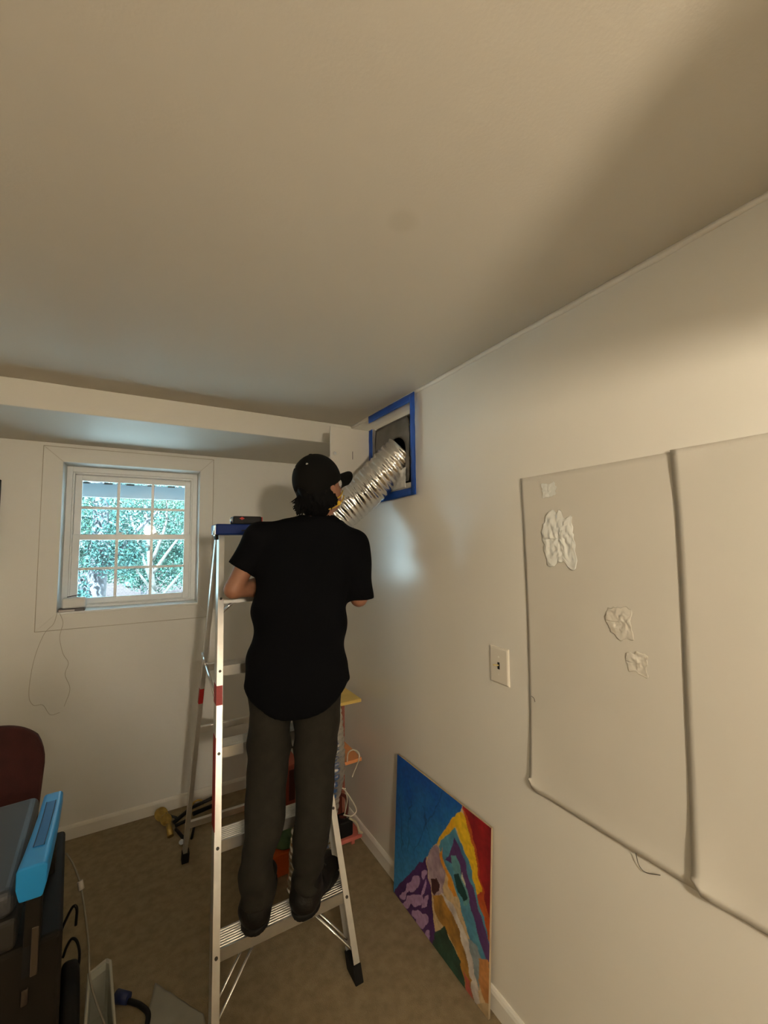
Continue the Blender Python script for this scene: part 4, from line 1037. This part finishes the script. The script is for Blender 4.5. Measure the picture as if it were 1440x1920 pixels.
mb = MB(); mb.tube(spline([on(647, 1478, 'y', 2.094), on(651, 1500, 'y', 2.092), on(646, 1528, 'y', 2.094)], 10), .0028, n=7)
make('white_cord', mb, M_cordw, label='short white cord hanging straight between the shelf boards', cat='cord', group='white cords on the shelf unit')
mb = MB(); mb.tube(spline([on(651, 1428, 'y', 2.085), on(653, 1412, 'y', 2.085), on(662, 1406, 'y', 2.085), on(672, 1411, 'y', 2.085), on(673, 1424, 'y', 2.088), on(667, 1440, 'y', 2.09), on(660, 1457, 'y', 2.09)], 10), .0032, n=7)
make('white_cord', mb, M_cordw, label='white cord arched over the salmon middle shelf board', cat='cord', group='white cords on the shelf unit')
mb = MB(); mb.tube(spline([(.995, 2.107, .197), (1.03, 2.095, .17), (1.045, 2.092, .125), (1.062, 2.093, .108), (1.05, 2.11, .105)], 10), .006, n=8)
make('tan_cable', mb, mat('tan_cable', (.48, .43, .30), .5), label='thick tan cable curling over the near edge of the pink shelf', cat='cable')
# things on the carpet behind the worker's legs
ob = thing('orange_box', (.665, 2.24, 0), 'small orange box on the carpet behind the worker\'s boots', 'box')
make('body', MB().box((.585, 2.165, .001), (.74, 2.325, .085)), mat('orange_card', s2l((214, 96, 30)), .6), ob, bevel=.003)
make('lid', MB().box((.582, 2.162, .085), (.743, 2.328, .105)), MATS['orange_card'], ob, bevel=.003)
def gl_fn(P):
    d = d_ell(P, (.675, 2.235, .135), (1, 0, 0), (0, 1, 0), (0, 0, 1.0), (.065, .06, .055))
    d = d+.007*wav(P, (60, 50, 40), 0)+.005*wav(P, (-30, 80, 60), 1)
    return np.maximum(d, .106-P[:, 2])
make('green_cloth', surface_net(gl_fn, (.58, 2.14, .098), (.78, 2.33, .22), .006), mat('green_cloth', s2l((92, 124, 88)), .9), label='crumpled green cloth on top of the orange box', cat='cloth', fixn=False)
sb_ = thing('salmon_crate', (.80, 2.78, 0), 'salmon-pink crate on the carpet near the corner behind the ladder', 'crate')
make('body', MB().box((.70, 2.70, .001), (.93, 2.88, .24)), mat('salmon_plastic', s2l((176, 92, 76)), .6), sb_, bevel=.004)
for k in range(3): make('slat', MB().box((.72+k*.07, 2.694, .03), (.765+k*.07, 2.70, .21)), mat('crate_dark', (.12, .04, .03), .6), sb_)

# ------------------------------------------------------------------ folded tripod stand with brass fittings lying by the back wall
tp = thing('tripod_stand', (.35, 2.82, 0), 'folded black tripod stand with brass knobs lying on the carpet by the back wall', 'tripod')
M_brass = mat('brass', (.48, .33, .09), .38, .75, var=.2, vscale=30)
def fl(px, py, z): return on(px, py, 'z', z)
for a, b, za, zb_, r in (((325, 1543), (356, 1517), .02, .05, .011), ((328, 1549), (356, 1535), .018, .03, .009), ((362, 1526), (400, 1510), .05, .045, .012), ((352, 1518), (405, 1493), .05, .10, .010), ((330, 1555), (347, 1575), .012, .012, .009), ((364, 1550), (359, 1572), .02, .012, .007), ((306, 1524), (332, 1534), .05, .03, .006)):
    p, q = fl(*a, za), fl(*b, zb_)
    mb = MB(); mb.tube([p, (p+q)/2, q], r, n=10); make('leg', mb, M_blackpl, tp)
for a, z_, r, h_ in (((301, 1528), .045, .040, .022), ((310, 1538), .035, .034, .020)):
    p = fl(*a, z_); mb = MB(); mb.disc(p, (.5, -.5, .7), r, h_, n=20, r2=r*.85); make('knob', mb, M_brass, tp, bevel=.003)
p, q = fl(316, 1545, .05), fl(320, 1568, .012)
mb = MB(); mb.tube([p, q], .016, n=12); make('sleeve', mb, M_brass, tp)
p, q = fl(365, 1545, .03), fl(390, 1536, .025)
mb = MB(); mb.tube([p, q], .015, n=12); make('sleeve', mb, M_brass, tp)
mb = MB(); mb.tube([q, fl(400, 1532, .025)], .010, n=10); make('tip', mb, M_blackpl, tp)
p = fl(340, 1582, .012); mb = MB(); mb.disc(p, (0, -.6, .8), .014, .02, n=12); make('clip', mb, M_steel, tp)
ring = [fl(370, 1512, .06)+np.array([.035*math.cos(t), 0, .035*math.sin(t)]) for t in np.linspace(0, PI, 12)]
mb = MB(); mb.tube(ring, .006, n=6); make('ring', mb, M_brass, tp)

# ================================================================== LEFT FOREGROUND
# maroon tub chair
ch = thing('tub_chair', (-.53, 2.17, 0), 'maroon upholstered chair at the left edge of the photo', 'chair')
M_maroon = mat('maroon_fabric', (.055, .010, .009), .8, var=.15, vscale=14, bump=.3, bscale=300)
cb = MB()
def cb_fn(u, v):
    a = (u-.5)*2; hw = .225*(1-.10*(1-v)-.16*max(0, v-.72)**2/.078)
    top = .87-.03*abs(a)**3; z = .40+(top-.40)*v
    return (-.535+a*hw, 2.40-.10*abs(a)**2.2-.05*(1-v)+.02*v, z)
cb.sheet(cb_fn, 21, 16, (0, .035, 0)); make('backrest', cb, M_maroon, ch, bevel=.010, seg=3)
mb = MB(); mb.box((-.735, 1.975, .385), (-.335, 2.345, .455)); make('seat', mb, M_maroon, ch, bevel=.03, seg=4)
for xx, yy in ((-.71, 2.0), (-.36, 2.0), (-.71, 2.33), (-.36, 2.33)):
    mb = MB(); mb.tube([(xx, yy, 0), (xx*.98-.01, yy, .40)], [.013, .017], n=10); make('leg', mb, M_blackpl, ch)
# dark equipment cabinet with a blue carrying handle and a grey lid
NR, FR, FL, NL = np.array([-.140, 1.42]), np.array([-.192, 1.90]), np.array([-.76, 1.84]), np.array([-.71, 1.36])
eq = thing('equipment_cabinet', (-.45, 1.63, 0), 'dark brown equipment cabinet with a bright blue handle, bottom left of the photo', 'equipment')
M_cab = mat('cabinet_brown', (.0125, .0098, .0068), .7, spec=.2, var=.2, vscale=6)
mb = MB(); mb.prism([(*p, .05) for p in (NR, FR, FL, NL)], (0, 0, .60)); make('body', mb, M_cab, eq, bevel=.012, seg=3)
def mix(a, b, t): return a*(1-t)+b*t
mb = MB(); mb.prism([(*mix(NR, NL, .16), .651), (*mix(FR, FL, .14), .651), (*FL, .651), (*NL, .651)], (0, 0, .075)); make('top_housing', mb, mat('housing_dark', (.018, .016, .014), .6), eq, bevel=.012, seg=3)
la = [mix(NR, NL, .17), mix(FR, FL, .13), mix(FR, FL, .95), mix(NR, NL, .95)]
mb = MB(); mb.prism([(*p, .727) for p in la], (0, 0, .065)); lid = make('lid', mb, mat('grey_lid', (.042, .045, .052), .5), eq, bevel=.022, seg=5)
for t0, t1 in ((.34, .345), (.40, .405)):
    mb = MB(); mb.prism([(*mix(mix(NR, NL, t0), mix(FR, FL, t0), .15), .7922), (*mix(mix(NR, NL, t0), mix(FR, FL, t0), .85), .7922), (*mix(mix(NR, NL, t1), mix(FR, FL, t1), .85), .7922), (*mix(mix(NR, NL, t1), mix(FR, FL, t1), .15), .7922)], (0, 0, .003)); make('rib', mb, mat('lid_rib', (.11, .115, .13), .4), lid)
# the handle: a curved bar with a long recess on top
hz1 = .862
cl_pts = [on(60, 1624, 'z', hz1), on(74, 1582, 'z', hz1), on(89, 1532, 'z', hz1), on(101, 1485, 'z', hz1)]
hpth = spline(cl_pts, 10); M_hblue = mat('handle_blue', s2l((26, 140, 214)), .4)
rings = []
for i, p in enumerate(hpth):
    t = hpth[min(i+1, len(hpth)-1)]-hpth[max(i-1, 0)]; t[2] = 0; t /= np.linalg.norm(t); e = np.array([t[1], -t[0], 0])
    hw = .030-.006*i/len(hpth); hh = .078-.02*i/len(hpth)
    rings.append([p+e*a+np.array([0, 0, b]) for a, b in ((-hw, -.006), (-hw+.006, 0), (hw-.006, 0), (hw, -.006), (hw, -hh*.6), (hw*.75, -hh), (-hw*.75, -hh), (-hw, -hh*.6))])
mb = MB(); mb.loft(rings, smooth=False); hdl = make('handle', mb, M_hblue, eq, bevel=.005, seg=3)
rings = []
for i in range(9, 27):
    p = hpth[i]; t = hpth[i+1]-hpth[i-1]; t[2] = 0; t /= np.linalg.norm(t); e = np.array([t[1], -t[0], 0]); hw = .011
    rings.append([p+e*a+np.array([0, 0, b]) for a, b in ((-hw, .0006), (hw, .0006), (hw, .0016), (-hw, .0016))])
mb = MB(); mb.loft(rings, smooth=False); make('grip_inset', mb, mat('handle_blue_dark', s2l((18, 96, 160)), .55), hdl)
fr_ = MB()
fr_.tube([r[0]+np.array([0, 0, .001]) for r in rings], .0012, n=5); fr_.tube([r[1]+np.array([0, 0, .001]) for r in rings], .0012, n=5)
make('inset_edge', fr_, mat('handle_edge', s2l((10, 50, 90)), .6), hdl)
for p in (hpth[3], hpth[-4]):
    make('bracket', MB().box((p[0]-.016, p[1]-.014+(.03 if p[1] < 1.5 else 0), .65), (p[0]+.016, p[1]+.014+(.03 if p[1] < 1.5 else 0), hz1-.05)), M_cab, eq, bevel=.003)
# latch slot on the near face
nd = (NR-NL)/np.linalg.norm(NR-NL); nn2 = np.array([nd[1], -nd[0]]); nn2 = nn2 if nn2[1] < 0 else -nn2
def nf(px, py):
    d_ = ray(px, py); n3 = np.array([nn2[0], nn2[1], 0]); p0 = np.array([NR[0], NR[1], 0]); return CO+d_*(((p0-CO)@n3)/(d_@n3))
c0 = nf(44, 1745); c1 = nf(66, 1822); o3 = np.array([nn2[0], nn2[1], 0])
def nbox(xa, xb, za_, zb__, dep):
    b = MB(); e3 = np.array([nd[0], nd[1], 0]); pa = np.array([NR[0], NR[1], 0])
    ua = (xa-pa)@e3; ub = (xb-pa)@e3; mid = pa+e3*(ua+ub)/2; b.obox((mid[0]+o3[0]*dep/2, mid[1]+o3[1]*dep/2, (za_+zb__)/2), e3*(ub-ua)/2, o3*abs(dep)/2, (0, 0, (zb__-za_)/2)); return b
make('latch_slot', nbox(c0, c1, c1[2], c0[2], .004), M_dark, eq)
c2 = nf(60, 1742); c3 = nf(70, 1820)
make('latch', nbox(c2, c3, c1[2], c0[2]+.004, .012), mat('latch_tan', (.055, .040, .028), .4), eq, bevel=.002)
c4 = nf(40, 1855); make('lower_latch', nbox(c4, nf(52, 1880), nf(40, 1885)[2], c4[2], .008), mat('latch_rust', (.030, .019, .012), .6), eq, bevel=.002)
sdv = (FR-NR)/np.linalg.norm(FR-NR); sn = np.array([sdv[1], -sdv[0], 0])
wc = np.array([*mix(NR, FR, .66), .150])
mb = MB(); mb.disc(wc+sn*.004, sn, .149, .048, n=44, r2=.142); whl = make('wheel', mb, M_black, eq, bevel=.018, seg=5)
mb = MB(); mb.disc(wc+sn*.048, sn, .045, .005, n=20); make('hub', mb, M_blackpl, whl)
wc2 = np.array([*mix(NL, FL, .72), .128]); mb = MB(); mb.disc(wc2-sn*.006, -sn, .126, .034, n=32, r2=.120); make('wheel', mb, M_black, eq, bevel=.008, seg=3)
for t in (.08,): 
    for e_ in (mix(NR, FR, t), mix(NL, FL, t)): make('foot', MB().box((e_[0]-.02+(.03 if e_[0] < -.4 else -.03), e_[1]+.0, 0), (e_[0]+.02+(.03 if e_[0] < -.4 else -.03), e_[1]+.04, .055)), M_black, eq)
# white open bin on the carpet
zr = .15
b_fr = on(207, 1797, 'z', zr); b_nr = on(215, 1925, 'z', zr); b_fl = np.array([-.128+.0, b_fr[1]-.02, zr])
e_ = (b_nr-b_fr); e_ /= np.linalg.norm(e_); b_nr = b_fr+e_*.46; b_nl = np.array([-.092, 1.40, zr]); b_fl = np.array([-.106, float(b_fr[1])-.03, zr])
rim = [b_fr+np.array([-.012, -.004, 0]), b_fr+np.array([0, -.016, 0])]+[b_nr, b_nl, b_fl]
bn = thing('storage_bin', (float((b_fr[0]+b_nl[0])/2), float((b_fr[1]+b_nr[1])/2), 0), 'shallow white plastic bin on the carpet beside the dark cabinet wheel', 'bin')
M_bin = mat('bin_white', (.40, .40, .34), .45)
cen = sum(rim)/len(rim)
def ringz(k, z_): return [np.array([cen[0]+(p[0]-cen[0])*k, cen[1]+(p[1]-cen[1])*k, z_]) for p in rim]
mb = MB(); mb.loft([ringz(.90, .001), ringz(1.0, zr), ringz(1.0, zr+.004), ringz(.94, zr+.004), ringz(.90, zr-.012), ringz(.84, .012)], smooth=False); make('body', mb, M_bin, bn, bevel=.004)
mb = MB(); mb.tube(ringz(1.0, zr+.003)+[ringz(1.0, zr+.003)[0]], .005, n=7); make('rim', mb, mat('bin_rim', (.50, .48, .40), .4), bn)
# cords
mb = MB(); mb.tube(spline([on(124, 1600, 'y', 1.90), on(136, 1618, 'y', 1.9), on(146, 1642, 'y', 1.88), on(152, 1664, 'y', 1.86), on(158, 1700, 'y', 1.82), on(166, 1770, 'y', 1.75), on(168, 1830, 'y', 1.70), on(178, 1872, 'y', 1.66), on(197, 1922, 'y', 1.60)], 10), .0030, n=7)
gc = thing('grey_cord', tuple(float(q) for q in on(197, 1922, 'y', 1.60)), 'thin grey cord with a white connector hanging from the cabinet over the white bin', 'cord')
make('cable', mb, mat('cord_grey', (.20, .18, .14), .5), gc)
p = on(150, 1652, 'y', 1.87); q = on(153, 1668, 'y', 1.86); mb = MB(); mb.tube([p, q], .0085, n=10); make('connector', mb, mat('connector_white', (.6, .55, .5), .4), gc)
mb = MB(); mb.tube(spline([on(112, 1752, 'y', 1.80), on(122, 1728, 'y', 1.80), on(137, 1700, 'y', 1.79), on(144, 1705, 'y', 1.79), on(142, 1735, 'y', 1.79)], 10), .0042, n=7)
make('black_cable', mb, M_blackpl, label='black cable bent into a narrow loop beside the cabinet, above the lower loop', cat='cable', group='black cables by the cabinet')
mb = MB(); mb.tube(spline([on(118, 1795, 'y', 1.80), on(125, 1775, 'y', 1.80), on(135, 1760, 'y', 1.80), on(144, 1765, 'y', 1.79), on(149, 1785, 'y', 1.79), on(147, 1810, 'y', 1.79), on(138, 1828, 'y', 1.79)], 10), .0042, n=7)
make('black_cable', mb, M_blackpl, label='black cable loop just above the cabinet wheel', cat='cable', group='black cables by the cabinet')
hs_ = thing('power_lead', tuple(float(q) for q in fl(235, 1875, 0)), 'black power lead with a blue plug lying on the carpet beside the white bin', 'power lead')
mb = MB(); mb.tube(spline([fl(208, 1872, .012), fl(225, 1874, .012), fl(248, 1879, .010), fl(266, 1887, .009), fl(278, 1904, .012), fl(270, 1945, .012)], 10), .0085, n=9); make('lead', mb, M_blackpl, hs_)
mb = MB(); mb.tube([fl(218, 1868, .02), fl(241, 1872, .02)], [.020, .017], n=12); make('plug', mb, mat('plug_blue', s2l((24, 36, 80)), .5), hs_)
psh = [fl(291, 1846, .003), fl(318, 1856, .003), fl(352, 1880, .003), fl(382, 1905, .003), fl(392, 1960, .003), fl(262, 1960, .003)]  # outline of a pale grey crumpled layer on the carpet
def ps_fn(u, v):
    a = mix(psh[5], psh[4], u); b = mix(psh[0], psh[3], u)+np.array([0, 0, 0]); p = mix(a, b, v)
    return (p[0], p[1], .004+.006*(mnoise.noise(Vector((p[0]*22, p[1]*22, 3)))+.8))
mb = MB(); mb.sheet(ps_fn, 24, 20, (0, 0, -.0015)); make('pale_sheet', mb, mat('sheet_grey', (.24, .225, .18), .5), label='pale crumpled sheet on the carpet at the foot of the ladder', cat='plastic sheet')

# ================================================================== THE PHOTOGRAPHER (stands behind the viewpoint, throws the soft shadow low on the back wall)
GF = np.array([math.sin(.05), math.cos(.05), 0]); GR = np.array([GF[1], -GF[0], 0]); G0_ = CO-CF*.030; GB = np.array([0.07, -.40, 0])
def gp(x, y, z): return GB+GR*x+GF*y+np.array([0, 0, z])
ph_ = thing('smartphone', tuple(float(q) for q in (G0_-CU*.075)), 'smartphone held up at the viewpoint', 'phone')
mb = MB(); mb.obox(G0_-CU*.055, CR*.037, CU*.075, CF*.004); make('phone_body', mb, M_blackpl, ph_, bevel=.003)
def d_photog(P):
    Z = np.array([0, 0, 1.0])
    d = d_ell(P, gp(0, .02, 1.485), GR, GF, Z, (.078, .098, .118))
    d = smin(d, d_cone(P, gp(0, .0, 1.39), gp(0, -.01, 1.27), .055, .06), .03)
    d = smin(d, d_loft(P, [.82, .95, 1.1, 1.25, 1.33], [gp(0, -.02, 0)[:2]]*5, GR, GF, [.165, .155, .150, .185, .12], [.11, .105, .10, .105, .07], 2.3), .04)
    for sx in (-1, 1):
        el = gp(sx*.22, .10, 1.16); wr_ = G0_+CR*sx*.062-CU*.095-CF*.03
        d = smin(d, d_cone(P, gp(sx*.18, -.01, 1.27), el, .055, .045), .03); d = smin(d, d_cone(P, el, wr_, .043, .028), .02)
        hc_ = G0_+CR*sx*.052-CU*.070-CF*.018
        d = smin(d, d_cone(P, wr_, hc_, .027, .026), .015)
        for k in range(4):
            b0 = hc_-CF*.012+CU*(.028-.018*k)
            d = smin(d, d_cone(P, b0, b0-CR*sx*.030-CF*.002, .0095, .008), .006)
        d = smin(d, d_cone(P, gp(sx*.09, -.02, .86), gp(sx*.10, .01, .47), .095, .062), .03)
        d = smin(d, d_cone(P, gp(sx*.10, .01, .47), gp(sx*.105, -.02, .08), .062, .042), .02)
        d = smin(d, d_cone(P, gp(sx*.105, -.03, .045), gp(sx*.12, .15, .035), .042, .034), .02)
    return np.maximum(d, .001-P[:, 2])
pg = thing('person', tuple(float(q) for q in GB), 'photographer in dark clothes standing behind the viewpoint holding up a phone', 'person')
make('body', surface_net(d_photog, (-.75, -.85, -.02), (.65, .12, 1.68), .014), mat('photographer_clothes', (.09, .085, .08), .85), pg, fixn=False)
